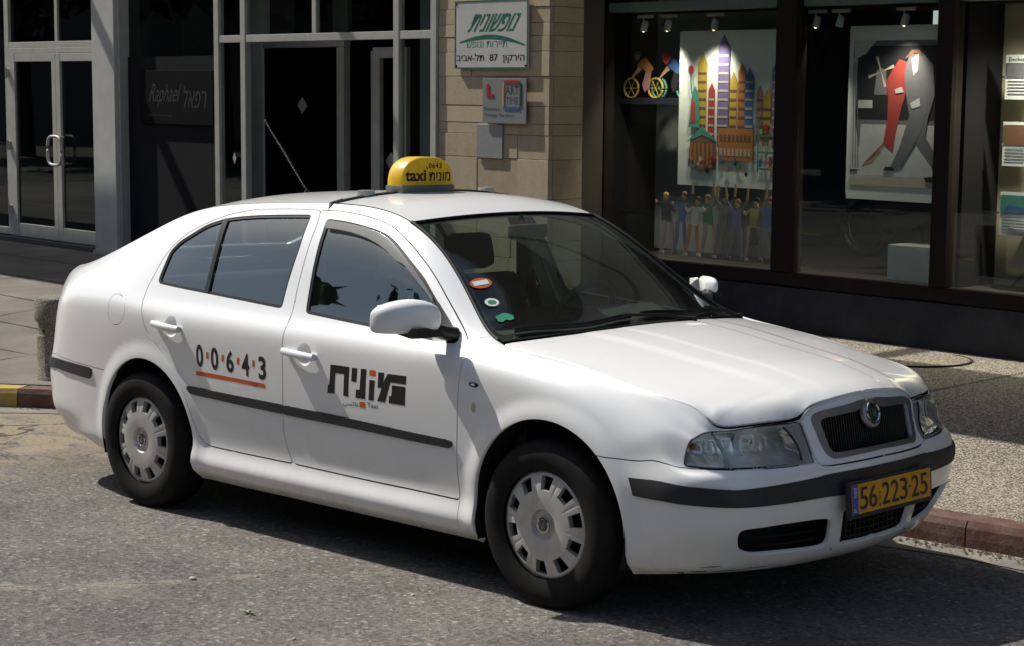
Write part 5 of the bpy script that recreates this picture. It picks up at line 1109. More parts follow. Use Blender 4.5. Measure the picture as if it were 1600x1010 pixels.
# paving joints: narrow dark strips just above the sheet
def ribbon(name, pts, w, mat, dz, parent=None):
    p = rs2(np.array(pts, float), .15); t = np.gradient(p, axis=0); t /= np.linalg.norm(t, axis=1, keepdims=True); nn = np.c_[-t[:, 1], t[:, 0]]*w/2
    a, b_ = p+nn, p-nn; V = np.vstack([np.c_[a, pave_z(a[:, 0], a[:, 1])+dz], np.c_[b_, pave_z(b_[:, 0], b_[:, 1])+dz]]); F_ = oriented(V, grid_faces(np.arange(len(V)).reshape(2, -1)), np.tile([0, 0, 1.], (len(V), 1)))
    return new_obj(name, mesh(name, V, F_), mat, parent)
M_joint = simple('joint_dirt', (.045, .04, .035), .95)
for pts in ([(1.03, 4.30), (1.05, 5.4), (1.06, 6.4)], [(-1.2, 2.9), (1.03, 3.0), (1.03, 4.30)], [(4.6, 1.4), (4.6, 6.0)]): ribbon('paving_joint', pts, .012, M_joint, .006, pav)
for y in (1.1, 1.75, 2.5, 3.4, 4.4): ribbon('paving_joint', [(-14, y+.5), (-2, y)], .014, M_joint, .016, lp)
for x in (-2.9, -4.3, -6, -8, -10.4): ribbon('paving_joint', [(x+.2, .75 if x > -4 else .3), (x-.9, 5.6)], .014, M_joint, .016, lp)
mh = empty('manhole_cover', (.18, 5.33, float(pave_z(np.array(.18), np.array(5.33)))), 'round paved manhole cover flush in the pavement beyond the bonnet', 'manhole cover')
b = MB(); b.lathe([(.405, .001), (.405, .0045), (.425, .0045), (.425, .001)], n=64, axis='z'); b.build('cover_rim', simple('cast_iron', (.035, .032, .03), .7, .4), mh, smooth=40)
b = MB(); b.lathe([(0.0, .003), (.404, .003)], n=48, axis='z'); b.build('cover_infill', M_agg, mh)
# kerb stones, each its own piece
def kerb_mat(name, c, c2):
    t = NT(name); nz = t.noise(7, 7, .68); f = t.noise(90, 4, .6); k = t.mix(t.ramp(nz, [(.45, 0), (.72, 1)]), c, c2); k = t.mix(1.0, k, t.ramp(f, [(.3, .72), (.65, 1.0)]), 'MULTIPLY'); t.bsdf(k, .8, 0, t.bump(t.noise(16, 6, .7), .55, .012)); return t.m
M_kr = kerb_mat('worn_red_kerb_paint', (.115, .048, .038), (.20, .135, .11)); M_ky = kerb_mat('worn_yellow_kerb_paint', (.46, .31, .045), (.40, .32, .18))
kerb = tag(bpy.data.objects.new('kerb', None), kind='structure'); col.objects.link(kerb)
kpl = np.array(KERB); d = np.r_[0, np.cumsum(np.linalg.norm(np.diff(kpl, axis=0), axis=1))]; tot = 24; L0 = 0; kidx = 0; pos = 2.0
pos = d[5]-40*.62; end = np.interp(12.0, kpl[:, 0], d)
while pos < end:
    ln = .62; a = np.array([np.interp(pos+.003, d, kpl[:, j]) for j in (0, 1)]); c = np.array([np.interp(pos+ln-.004, d, kpl[:, j]) for j in (0, 1)]); t_ = (c-a)/np.linalg.norm(c-a); n_ = np.array([-t_[1], t_[0]])
    b = MB(); hgt = [float(.122+rng.uniform(-.003, .003))]*2; q = []
    prof = [(0, -.05), (.0, .05), (.004, .095), (.018, hgt[0]), (.165, hgt[0]-.001), (.17, -.05)]
    r1 = [b.b.verts.new((a[0]+n_[0]*u, a[1]+n_[1]*u, z)) for u, z in prof]; mdl = (a+c)/2; r3 = [b.b.verts.new((mdl[0]+n_[0]*u, mdl[1]+n_[1]*u, z+rng.uniform(-.003, .003)*(z > 0))) for u, z in prof]; r2 = [b.b.verts.new((c[0]+n_[0]*u, c[1]+n_[1]*u, z)) for u, z in prof]
    for A_, B_ in ((r1, r3), (r3, r2)):
        for i in range(len(prof)-1): b.b.faces.new((A_[i], A_[i+1], B_[i+1], B_[i]))
    b.b.faces.new(r1); b.b.faces.new(r2[::-1]); yel = mdl[0] < -2.96 and (int((mdl[0]+40)/1.6) % 2 == 1 or mdl[0] > -4.6); b.build('kerb_stone', M_ky if yel else M_kr, kerb); pos += ln
# concrete gutter along the kerb with grit in it
def gutter(): 
    t = NT('gutter_concrete'); nz = t.noise(2.2, 7, .7); f = t.noise(80, 5, .7); c = t.mix(t.ramp(nz, [(.4, 0), (.7, 1)]), (.17, .155, .135), (.30, .27, .22)); c = t.mix(1.0, c, t.ramp(f, [(.3, .6), (.7, 1.1)]), 'MULTIPLY'); t.bsdf(c, .9, 0, t.bump(f, .6, .006)); return t.m
kk = rs2(kpl[4:], .25); tg = np.gradient(kk, axis=0); tg /= np.linalg.norm(tg, axis=1, keepdims=True); wv = .17+.03*np.sin(kk[:, 0]*3.1)+.02*np.sin(kk[:, 0]*7.7); a = kk+np.c_[tg[:, 1], -tg[:, 0]]*wv[:, None]
V = np.vstack([np.c_[kk, np.full(len(kk), .012)], np.c_[a, np.full(len(kk), .004)]]); gt = new_obj('gutter', mesh('gutter', V, oriented(V, grid_faces(np.arange(len(V)).reshape(2, -1)), np.tile([0, 0, 1.], (len(V), 1)))), gutter()); tag(gt, kind='structure')
V, F_ = [], []
for i in range(900):
    x = rng.uniform(-3.2, 6.5) if i % 3 else rng.uniform(2.3, 5.0); y = float(kerb_y(x))-abs(rng.normal(0, .045))-.005; s = rng.uniform(.003, .011)*(1.6 if i % 9 == 0 else 1); n = len(V); z = .012-.0*y
    for dx, dy, dz in ((1, 0, 0), (-.5, .87, 0), (-.5, -.87, 0), (0, 0, .8)): V.append((x+dx*s*rng.uniform(.7, 1.5), y+dy*s*rng.uniform(.7, 1.3), z+dz*s))
    F_ += [(n, n+1, n+3), (n+1, n+2, n+3), (n+2, n, n+3)]
gb = new_obj('gutter_debris', mesh('gutter_debris', V, F_), simple('dry_debris', (.22, .18, .13), .95, 0, .5, 40)); tag(gb, 'loose grit and dry crumbs lying in the gutter under the kerb', 'debris', kind='stuff')
# small things on the road
lf = empty('fallen_leaf', (1.834, -1.662, .004), 'small green leaf lying on the asphalt in the foreground', 'leaf'); M_leafg = simple('fresh_leaf', (.05, .12, .02), .5)
for k, (a, L_) in enumerate(((.2, .035), (1.6, .028), (2.9, .032), (4.2, .02))):
    V = [(0, 0, .002), (L_*.5, .009, .006), (L_, 0, .003), (L_*.5, -.009, .008)]; o = new_obj('leaf_blade', mesh('leaf_blade', V, [(0, 1, 2), (0, 2, 3)]), M_leafg, lf); o.rotation_euler = (0, 0, a)
for k, (x, y, s, lb) in enumerate(((1.28, -1.50, .013, 'pale rounded pebble lying on the pale crack in the road'), (2.05, -1.06, .008, 'tiny white chip of stone on the road between the wheels'), (1.42, -1.30, .007, 'tiny pale stone chip on the sunny asphalt near the shadow edge'), (2.2, -1.75, .006, 'tiny white grain on the open asphalt, nearest the middle'), (4.15, -.35, .010, 'flat bit of rubbish in the shadow ahead of the bumper'))):
    b = MB(); v = b.sphere((0, 0, 0), (s*1.3, s, s*.6), 2)
    for q in v: q.co *= 1+random.uniform(-.12, .12)
    o = b.build('pebble', simple('pale_stone', (.45, .42, .37), .8, 0, .3, 20), smooth=60); o.location = (x, y, s*.3); tag(o, lb, 'pebble')
# concrete bollard behind the boot
bo = empty('concrete_bollard', (-3.165, .735, .125), 'squat round exposed-aggregate concrete bollard on the pavement behind the boot', 'bollard')
M_con = aggregate_mat('rough_aggregate_concrete', (.36, .33, .26), (.50, .46, .37), (.22, .20, .16), 170)
b = MB(); b.lathe([(.0, .525), (.12, .525), (.143, .518), (.152, .500), (.154, .385), (.148, .368), (.132, .362)], n=48, axis='z'); b.build('bollard_cap', M_con, bo, smooth=40, M=Matrix.Diagonal((1.08, 1.08, 1, 1)))
b = MB(); b.lathe([(.134, .365), (.134, .29), (.142, .282), (.143, .03), (.150, .02), (.152, -.02)], n=48, axis='z'); b.build('bollard_shaft', M_con, bo, smooth=40, M=Matrix.Diagonal((1.08, 1.08, 1, 1)))
b = MB(); b.lathe([(.0, .0), (.011, .0)], n=16, axis='y', c=(.03, -.149, .315)); b.build('bolt_hole', M_gap, bo)
# ---------------------------------------------------------------- the building front (all coordinates in the building's frame)
def bthing(name, loc, label=None, cat=None, group=None, kind=None):
    o = bpy.data.objects.new(name, None); col.objects.link(o); o.location = b2w(loc); o.rotation_euler = BE; tag(o, label, cat, group, kind); o['o'] = loc; return o
def bpart(mb, name, mat, th, smooth=None):
    """mesh collected in building coordinates, moved to the thing's own origin"""
    return mb.build(name, mat, th, smooth, M=Matrix.Translation(-Vector(th['o'])))
def bx(name, th, mat, *d, bev=0):
    b = MB(); b.box(*d, bev); return bpart(b, name, mat, th)
def stone_mat():
    t = NT('beige_limestone'); oi = t.n('ShaderNodeObjectInfo'); nz = t.noise(9, 7, .68); f = t.noise(70, 4, .6); pits = t.noise(26, 5, .7)
    c = t.mix(oi.outputs['Random'], (.42, .315, .19), (.54, .44, .30)); c = t.mix(t.ramp(nz, [(.4, 0), (.75, .6)]), c, (.56, .49, .37)); c = t.mix(t.ramp(pits, [(.68, 0), (.78, .6)]), c, (.62, .57, .49)); c = t.mix(1.0, c, t.ramp(f, [(.3, .86), (.7, 1.05)]), 'MULTIPLY')
    t.bsdf(c, .85, 0, t.bump(nz, .25, .006)); return t.m
M_stone = stone_mat(); M_mortar = simple('mortar', (.10, .085, .065), .95)
M_frame = simple('pale_grey_aluminium', (.53, .52, .465), .45, .15, .15, 9); M_brown = simple('dark_brown_frame', (.015, .010, .007), .75, 0, .25, 14, Specular_IOR_Level=.2)
M_glassD = glass('dark_facade_glass', (.40, .42, .41), .01, 1.5, .55); M_glassS = glass('shop_glass', (.84, .88, .86), .008, 1.5, .40)
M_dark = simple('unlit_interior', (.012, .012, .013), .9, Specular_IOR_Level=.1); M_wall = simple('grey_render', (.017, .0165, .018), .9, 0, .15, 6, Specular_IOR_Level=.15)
def granite():
    t = NT('black_plinth'); nz = t.noise(3, 7, .7); f = t.noise(60, 4); c = t.mix(t.ramp(nz, [(.4, 0), (.75, 1)]), (.020, .020, .024), (.042, .042, .048)); t.bsdf(c, t.ramp(f, [(.3, .5), (.7, .7)]), 0, t.bump(nz, .2, .004), Specular_IOR_Level=.25); return t.m
M_gran = granite()
# --- stone pillar
pil = bthing('stone_pillar', (-4.1, 3.4, 0), 'beige limestone pillar carrying the three wall signs between the doors and the shop window', 'pillar')
bx('pillar_core', pil, M_mortar, -4.79, -3.475, 3.225, 3.85, -.1, 3.02)
zj = [0, .20, .42, .58, .80, .925, 1.247, 1.443, 1.536, 1.68, 1.923, 2.125, 2.25, 2.354, 2.481, 2.70, 2.86, 3.02]; r_ = random.Random(5); cache = {}
for k in range(len(zj)-1):
    z0, z1 = zj[k]+.002, zj[k+1]-.002; x = -4.815; first = True
    cuts = [x]; 
    while cuts[-1] < -3.443-.35: cuts.append(cuts[-1]+r_.choice([.42, .5, .62, .75, .9]))
    cuts = [c for c in cuts if c < -3.75] + [-3.447]
    for a, c in zip(cuts[:-1], cuts[1:]):
        pr = r_.uniform(0, .006); b = MB(); b.box(a+.0015, c-.0015, 3.2-pr, 3.245, z0, z1, .0025); bpart(b, 'stone', M_stone, pil)
    b = MB(); b.box(-3.49, -3.447+r_.uniform(0, .004), 3.248, 3.58, z0, z1, .0025); bpart(b, 'stone', M_stone, pil)
# --- masses behind and above
bld = bthing('shop_building', (0, 4, 0), 'large dark commercial building whose ground floor holds the doors and the shop windows', 'building')
M_up = simple('upper_render', (.30, .28, .25), .9, 0, .2, 3)
bx('upper_wall', bld, M_up, -34, 26, 3.20, 12, 3.20, 9); bx('soffit', bld, simple('soffit_grey', (.16, .16, .155), .8), -34, 26, 3.21, 9, 3.03, 3.197)
M_can = simple('canopy_grey', (.20, .19, .18), .8); bx('canopy_slab', bld, M_can, -34, 12, .10, 2.12, 5.6, 5.75)  # unseen slab, with brackets below, added to cast the shade band on the pavement
for k in range(12): bx('canopy_bracket', bld, M_can, -33+k*4, -32.9+k*4, .15, 3.2, 5.76, 5.9)
bx('inner_floor', bld, M_dark, -34, 26, 4.6, 9, -.1, .05); bx('back_wall', bld, M_dark, -34, -4.8, 7.5, 7.7, -.2, 3.03)
bx('side_wall', bld, M_dark, -4.78, -3.72, 3.86, 8.9, -.1, 3.03)
bx('side_wall', bld, M_wall, -34, -12.60, 3.20, 3.4, -.1, 3.03)
# --- double door on the left
dd = bthing('double_glass_door', (-11.3, 3.2, 0), 'tall double glass door in pale aluminium with a looped pull handle, far left', 'door')
def frame_box(th, x0, x1, z0, z1, y0=3.17, y1=3.25, nm='frame_bar'): return bx(nm, th, M_frame, x0, x1, y0, y1, z0, z1, bev=.004)
frame_box(dd, -12.50, -12.40, .08, 3.02); frame_box(dd, -12.397, -10.40, 2.235, 2.30); frame_box(dd, -12.397, -10.40, 2.172, 2.232, 3.165, 3.24)
frame_box(dd, -11.35, -11.29, 2.303, 3.02, 3.18, 3.23)
step = bx('door_step', dd, simple('step_stone', (.085, .08, .072), .85), -14.5, -10.35, 3.08, 3.5, -.1, .065, bev=.004)
for x0, x1 in ((-12.395, -11.320), (-11.315, -10.402)):
    lf_ = bpart((lambda b: (b.box(x0, x0+.135 if x0 < -12 else x0+.09, 3.16, 3.22, .075, 2.17, .003), b)[1])(MB()), 'door_leaf', M_frame, dd)
    for d_ in ((x1-.085, x1, 3.16, 3.22, .075, 2.17), (x0+.09, x1-.088, 3.162, 3.218, .075, .225), (x0+.09, x1-.088, 3.162, 3.218, 2.08, 2.168)):
        b = MB(); b.box(*d_, .003); o = bpart(b, 'leaf_rail', M_frame, dd)
    b = MB(); b.box(x0+.10, x1-.09, 3.185, 3.192, .22, 2.085); bpart(b, 'door_glass', M_glassD, dd)
b = MB(); b.box(-12.39, -11.355, 3.2, 3.207, 2.305, 3.02); bpart(b, 'fanlight_glass', M_glassD, dd); b = MB(); b.box(-11.285, -10.36, 3.2, 3.207, 2.305, 3.02); bpart(b, 'fanlight_glass', M_glassD, dd)
b = MB(); hx, hz = -11.27, 1.09; q = [(hx+.15*math.copysign(abs(math.cos(a))**.6, math.cos(a)), 3.10-.0*a, hz+.16*math.copysign(abs(math.sin(a))**.6, math.sin(a))) for a in np.linspace(0, 2*math.pi, 37)[:-1]]; b.tube(q, .017, n=10, closed=True); b.tube([(hx+.10, 3.1, hz+.15), (hx+.10, 3.165, hz+.15)], .01); b.tube([(hx+.10, 3.1, hz-.15), (hx+.10, 3.165, hz-.15)], .01); bpart(b, 'pull_handle', M_frame, dd, 60)
for z in (.38, 1.12, 1.95): 
    b = MB(); b.box(-12.43, -12.38, 3.135, 3.165, z-.05, z+.05, .006); b.tube([(-12.405, 3.13, z-.065), (-12.405, 3.13, z+.065)], .010, n=8); bpart(b, 'hinge', M_frame, dd, 50)
# side light beyond the double door
sl = bthing('side_light', (-13.5, 3.2, 0), 'dark fixed glazing cut by the left edge beside the double door', 'window')
frame_box(sl, -14.6, -12.51, .08, .16); b = MB(); b.box(-14.6, -12.51, 3.2, 3.207, .165, 3.02); bpart(b, 'pane', M_glassD, sl)
# --- painted column
pc = bthing('painted_column', (-10.1, 3.2, 0), 'slim square pale grey painted column right of the double door', 'column')
b = MB(); b.box(-10.355, -9.90, 3.06, 3.5, .05, 3.03, .008); bpart(b, 'shaft', simple('column_paint', (.56, .56, .52), .7, 0, .15, 5), pc); b = MB(); b.box(-9.898, -9.86, 3.10, 3.4, .05, 3.03, .003); bpart(b, 'edge_trim', M_frame, pc); b = MB(); b.box(-10.37, -9.85, 3.04, 3.5, -.1, .05, .004); bpart(b, 'base', M_frame, pc)
# --- dark panel wall with the black board
pw = bthing('dark_panel_wall', (-9, 3.3, 0), 'charcoal panelled wall section between the pale column and the entrance', 'wall')
bx('lower_panel', pw, M_wall, -9.858, -8.21, 3.20, 3.30, .0, 2.12); b = MB(); b.box(-9.858, -8.21, 3.22, 3.228, 2.124, 3.02); bpart(b, 'upper_pane', M_glassD, pw)
bx('skirting', pw, M_frame, -9.858, -8.21, 3.18, 3.199, .0, .10)
bb = bthing('black_sign_board', (-8.85, 3.16, 1.7), 'black board with faint looped handwritten names on the charcoal wall', 'sign')
bx('board', bb, simple('board_black', (.003, .003, .0035), .7, Specular_IOR_Level=.1), -9.58, -8.22, 3.165, 3.197, 1.43, 1.975, bev=.003)
M_faint = simple('faint_grey_script', (.030, .029, .028), .6)
def btext(th, s, x, z, w, h, y, mat, bold=0, shear=0, name='lettering', thick=0.0):
    o = Vector(th['o']); return text_obj(name, s, Vector((x, y, z))-o, (w, 0, 0), (0, 0, h), mat, th, bold, shear, thick)
btext(bb, 'Raphael', -9.42, 1.60, .54, .24, 3.1645, M_faint, 0, .18); btext(bb, '\u05DC\u05D0\u05E4\u05E8', -8.78, 1.60, .42, .22, 3.1645, M_faint, 0, .12)
btext(bb, 'restaurant lounge', -9.42, 1.50, .46, .035, 3.1645, M_faint, 0)
# --- entrance glazing
en = bthing('entrance_glazing', (-6.5, 3.2, 0), 'pale aluminium glazed entrance screen with transom between the charcoal wall and the stone pillar', 'entrance')
TR0, TR1 = 2.245, 2.315
for x0, x1 in ((-8.20, -8.12), (-7.745, -7.665), (-5.40, -5.325), (-4.895, -4.822)): frame_box(en, x0, x1, .02, 3.02, 3.17, 3.24, 'mullion')
for x0, x1 in ((-8.117, -7.748), (-7.662, -5.403), (-5.322, -4.898)): frame_box(en, x0, x1, TR0, TR1, 3.175, 3.235, 'transom')
frame_box(en, -6.60, -6.54, TR1+.002, 3.02, 3.18, 3.23, 'mullion')
frame_box(en, -8.117, -7.748, 2.80, 2.83, 3.18, 3.23, 'transom'); 
for x0, x1 in ((-8.117, -7.748), (-5.322, -4.898)):
    b = MB(); b.box(x0, x1, 3.20, 3.207, .04, TR0-.002); bpart(b, 'pane', M_glassS, en)
for x0, x1 in ((-8.117, -7.748), (-7.662, -6.603), (-6.537, -5.403), (-5.322, -4.898)):
    b = MB(); b.box(x0, x1, 3.20, 3.207, TR1+.004, 3.02); bpart(b, 'pane', M_glassS, en)
# recessed inner doors
bx('inner_jamb', en, simple('pale_jamb', (.72, .73, .70), .6, 0, .15, 8), -8.90, -8.52, 3.98, 4.08, .02, 2.9, bev=.004); bx('inner_lintel', en, M_frame, -8.515, -7.15, 3.98, 4.06, 2.215, 2.275, bev=.003); bx('inner_jamb', en, M_frame, -7.27, -7.155, 3.98, 4.06, .02, 2.21, bev=.003)
bx('inner_reveal', en, simple('grey_reveal', (.20, .215, .21), .7), -9.6, -8.91, 3.7, 3.75, .02, 3.0)
b = MB(); b.box(-8.515, -7.275, 4.0, 4.007, .03, 2.21); bpart(b, 'inner_pane', M_glassD, en)
bx('inner_jamb', en, M_frame, -6.73, -6.66, 3.98, 4.03, .02, 2.17, bev=.003)
for x0, x1, z0, z1 in ((-6.60, -6.50, .02, 2.20), (-6.497, -6.1, 2.10, 2.20), (-6.497, -6.1, .02, .12), (-6.14, -6.10, .12, 2.1)): bx('open_door_rail', en, M_frame, x0, x1, 3.9, 3.95, z0, z1, bev=.003)
bx('inner_reveal', en, simple('grey_reveal2', (.17, .19, .185), .7), -5.9, -5.55, 3.9, 4.0, .02, 3.0)
bx('inner_reveal', en, simple('grey_reveal3', (.19, .20, .20), .7), -8.95, -8.60, 4.4, 4.45, 2.35, 3.0); bx('inner_reveal', en, simple('grey_reveal4', (.19, .20, .20), .7), -7.75, -7.5, 4.3, 4.35, 2.35, 3.0)
M_dia = simple('pale_diamond_film', (.42, .46, .45), .5)
for cx, cz, yy, w_ in ((-7.856, 1.635, 3.995, .085), (-6.437, 1.12, 3.994, .09)):
    b = MB(); b.prism([(cx-w_, cz), (cx, cz-w_), (cx+w_, cz), (cx, cz+w_)], yy-.001, yy); bpart(b, 'diamond_sticker', M_dia, en)
for cx, cz in ((-7.90, 1.12), (-5.08, 1.03)):
    b = MB(); b.prism([(cx-.03, cz), (cx, cz-.06), (cx+.03, cz), (cx, cz+.06)], 3.197, 3.1985); bpart(b, 'diamond_sticker', M_dia, en)
# --- signs on the pillar
M_plate = simple('sign_white_plate', (.58, .58, .55), .45, 0, .12, 6); M_gr = simple('sign_green', (.015, .16, .105), .45); M_gr2 = simple('sign_green_pale', (.06, .20, .16), .5)
s1 = bthing('travel_agency_sign', (-4.115, 3.18, 2.26), 'white metal sign with green Hebrew lettering and a street address, highest on the pillar', 'sign')
b = MB(); b.box(-4.572, -3.672, 3.166, 3.186, 1.985, 2.548, .004); bpart(b, 'sign_plate', M_plate, s1)
for d_ in ((-4.572, -3.672, 1.985, 1.997), (-4.572, -3.672, 2.536, 2.548), (-4.572, -4.562, 1.998, 2.535), (-3.682, -3.672, 1.998, 2.535)):
    b = MB(); b.box(d_[0], d_[1], 3.1635, 3.1655, d_[2], d_[3]); bpart(b, 'sign_border', M_gr, s1)
for x, z in ((-4.55, 2.01), (-3.695, 2.01), (-4.55, 2.525)): 
    b = MB(); b.lathe([(.0, -.006), (.009, -.004), (.010, 0)], (x, 3.166, z), n=12, axis='y'); bpart(b, 'screw', M_gap, s1)
btext(s1, '\u05EA\u05D9\u05E0\u05D5\u05E9\u05E4\u05D5\u05E0', -4.41, 2.290, .56, .145, 3.1657, M_gr, 0, .18, thick=.010)
b = MB(); q = [(-4.51+.86*t_*.94, 3.1655, 2.185+.075*math.sin(math.pi*(t_*.85+.07))-.03*t_) for t_ in np.linspace(0, 1, 24)]; w_ = [.006+.014*math.sin(math.pi*t_) for t_ in np.linspace(0, 1, 24)]
n_ = len(q); V = [Vector((x, y, z+w))-Vector(s1['o']) for (x, y, z), w in zip(q, w_)]+[Vector((x, y, z-w))-Vector(s1['o']) for (x, y, z), w in zip(q, w_)]; b.b.free(); new_obj('swoosh', mesh('swoosh', V, [(i, i+1, n_+i+1, n_+i) for i in range(n_-1)]), M_gr, s1)
btext(s1, '\u05E9\u05E4\u05D5\u05E0\u05D5 \u05EA\u05D5\u05E8\u05D9\u05D9\u05EA', -4.42, 2.160, .50, .052, 3.1657, M_gr2, 0)
btext(s1, '\u05D1\u05D9\u05D1\u05D0-\u05DC\u05EA  87  \u05DF\u05D5\u05E7\u05E8\u05D9\u05D4', -4.545, 2.030, .835, .080, 3.1657, M_black, 0, thick=.004)
s2 = bthing('gallery_entrance_sign', (-3.935, 3.17, 1.71), 'small grey sign with a red arrow and a colour-framed logo below the travel sign', 'sign')
M_ac = simple('grey_acrylic', (.26, .27, .27), .35); b = MB(); b.box(-4.205, -3.672, 3.155, 3.165, 1.535, 1.905, .003); bpart(b, 'sign_plate', M_ac, s2)
M_rd = simple('sign_red', (.42, .02, .025), .5); M_yl = simple('sign_yellow_bar', (.55, .38, .04), .5); M_bl = simple('sign_blue_bar', (.04, .11, .38), .5); M_dg = simple('sign_dark_green', (.01, .05, .03), .5)
b = MB(); b.prism([(-4.15, 1.755), (-4.065, 1.755), (-4.065, 1.778), (-4.118, 1.778), (-4.118, 1.835), (-4.105, 1.835), (-4.134, 1.865), (-4.162, 1.835), (-4.15, 1.835)], 3.150, 3.1535); bpart(b, 'arrow', M_rd, s2)
for d_, m_ in (((-3.935, -3.75, 1.868, 1.890), M_rd), ((-3.955, -3.937, 1.675, 1.866), M_yl), ((-3.935, -3.75, 1.652, 1.674), M_bl), ((-3.748, -3.728, 1.675, 1.866), M_dg)):
    b = MB(); b.box(d_[0], d_[1], 3.150, 3.1535, d_[2], d_[3]); bpart(b, 'logo_bar', m_, s2)
M_tx = simple('sign_text_dark', (.035, .035, .035), .5)
btext(s2, 'ART', -3.92, 1.775, .155, .068, 3.1538, M_tx, 0); btext(s2, 'TIME', -3.915, 1.695, .145, .060, 3.1538, simple('sign_text_mid', (.12, .12, .12), .5), 0)
btext(s2, 'Entrance', -4.178, 1.640, .19, .030, 3.1538, M_tx, 0); btext(s2, 'Through The Hotel', -4.178, 1.583, .36, .032, 3.1538, M_tx, 0)
s3 = bthing('blank_metal_plate', (-4.14, 3.19, 1.38), 'plain square grey metal plate, lowest of the plates on the pillar', 'plate'); b = MB(); b.box(-4.305, -3.982, 3.178, 3.190, 1.243, 1.523, .003); bpart(b, 'plate', simple('dull_zinc', (.34, .35, .34), .5, .3), s3)
# --- shop window
sw = bthing('shop_window', (-1.5, 3.85, .35), 'wide dark-framed gallery shop window above the black plinth', 'shop window')
bx('plinth', sw, M_gran, -3.72, 9, 3.84, 4.3, -.15, .335, bev=.008); bx('jamb', sw, M_brown, -3.72, -3.475, 3.87, 3.98, .34, 3.02, bev=.004)
bx('sill_rail', sw, M_brown, -3.47, 9, 3.83, 3.93, .352, .448, bev=.004)
for x0, x1 in ((-1.635, -1.44), (-.195, -.06), (3.2, 3.4)): bx('mullion', sw, M_brown, x0, x1, 3.82, 3.95, .45, 3.02, bev=.005)
for x0, x1 in ((-3.47, -1.64), (-1.435, -.20), (-.055, 3.195), (3.405, 9)):
    b = MB(); b.box(x0, x1, 3.865, 3.873, .45, 3.02); bpart(b, 'shop_pane', M_glassS, sw)
M_grey = simple('display_wall_grey', (.30, .32, .30), .85, 0, .08, 5); M_bei = simple('display_wall_beige', (.42, .37, .27), .9, 0, .1, 5); M_flo = simple('display_floor', (.055, .045, .04), .6); M_cei = simple('shop_ceiling', (.27, .29, .28), .8)
bx('display_floor', sw, M_flo, -3.47, 9, 3.94, 8, .35, .44); bx('bulkhead', sw, M_cei, -3.47, 9, 3.90, 4.02, 2.455, 2.53); bx('shop_ceiling', sw, M_dark, -3.47, 9, 4.02, 8, 2.60, 2.66)
bx('display_back', sw, M_grey, -3.70, -2.2, 4.75, 4.80, .44, 2.6); bx('display_back', sw, M_dark, -2.2, .0, 7.0, 7.1, .44, 2.6); bx('display_back', sw, M_bei, -.06, 9, 4.45, 4.5, .44, 2.6)
bx('display_back', sw, M_dark, -.115, -.062, 4.0, 7.0, .44, 2.6); bx('rear_counter', sw, simple('counter_brown', (.04, .032, .026), .7), -2.1, -.3, 6.0, 6.6, .44, 1.1)
bx('track', sw, M_gap, -3.3, 3, 4.01, 4.04, 2.432, 2.452)
# pictures and figures of the window display: flat artwork on boards
def board(name, label, cat, x0, x1, z0, z1, y, mat, th=.02, group=None):
    t = bthing(name, ((x0+x1)/2, y, (z0+z1)/2), label, cat, group); b = MB(); b.box(x0, x1, y, y+th, z0, z1, .002); bpart(b, 'panel', mat, t); return t
def colm(name, c, r=.6): return simple(name, c, r, 0, .12, 20)
PAL = [colm('print_'+n, tuple(v*.92 for v in c)) for n, c in (('yellow', (.50, .36, .06)), ('violet', (.20, .15, .33)), ('orange', (.50, .20, .06)), ('blue', (.07, .16, .38)), ('red', (.42, .06, .05)), ('teal', (.08, .30, .24)), ('brown', (.22, .11, .06)), ('pink', (.48, .24, .22)), ('cream', (.52, .48, .38)), ('black', (.02, .02, .025)), ('green', (.05, .24, .10)), ('skin', (.50, .32, .22)), ('white', (.58, .58, .56)), ('grey', (.17, .17, .18)))]
PN = {m.name[6:]: m for m in PAL}
def flat(th, pts, c, y, name='print_shape', dy=.0015):
    b = MB(); b.prism(pts, y-dy, y); return bpart(b, name, PN[c], th)
def rect(th, x0, x1, z0, z1, c, y, name='print_shape'): return flat(th, [(x0, z0), (x1, z0), (x1, z1), (x0, z1)], c, y, name)
M_boardw = simple('poster_board', (.70, .73, .68), .7, 0, .06, 4)
p1 = board('city_picture', 'large pale picture of colourful cartoon skyscrapers hanging in the left shop bay', 'picture', -2.945, -1.70, 1.045, 2.30, 4.2, M_boardw)
R5 = random.Random(9); y_ = 4.198
for i, (x, w, h, c) in enumerate(((-2.74, .10, .62, 'yellow'), (-2.62, .07, .40, 'red'), (-2.52, .12, .74, 'violet'), (-2.40, .08, .48, 'yellow'), (-2.31, .08, .55, 'orange'), (-2.235, .09, .50, 'blue'), (-2.12, .07, .38, 'pink'), (-2.05, .10, .34, 'yellow'), (-1.96, .05, .56, 'violet'), (-1.90, .09, .40, 'red'), (-1.81, .06, .52, 'blue'))):
    z0 = 1.42; yy = y_-.004*(i % 3); rect(p1, x, x+w, z0, z0+h, c, yy, 'tower')
    flat(p1, [(x, z0+h), (x+w*.5, z0+h+w*.9), (x+w, z0+h)], c, yy, 'tower_top')
    for k in range(int(h/.07)): rect(p1, x+.008, x+w-.008, z0+.04+k*.07, z0+.058+k*.07, 'cream' if c in ('violet', 'blue', 'red') else 'brown', yy-.002, 'window_row')
flat(p1, [(-2.82, 1.20), (-2.80, 1.42), (-2.66, 1.52), (-2.52, 1.42), (-2.52, 1.18)], 'brown', 4.186, 'hall'); flat(p1, [(-2.84, 1.40), (-2.67, 1.53), (-2.50, 1.40), (-2.67, 1.46)], 'teal', 4.184, 'hall_roof')
for k in range(6): rect(p1, -2.80+k*.045, -2.782+k*.045, 1.20, 1.39, 'orange', 4.183, 'hall_column')
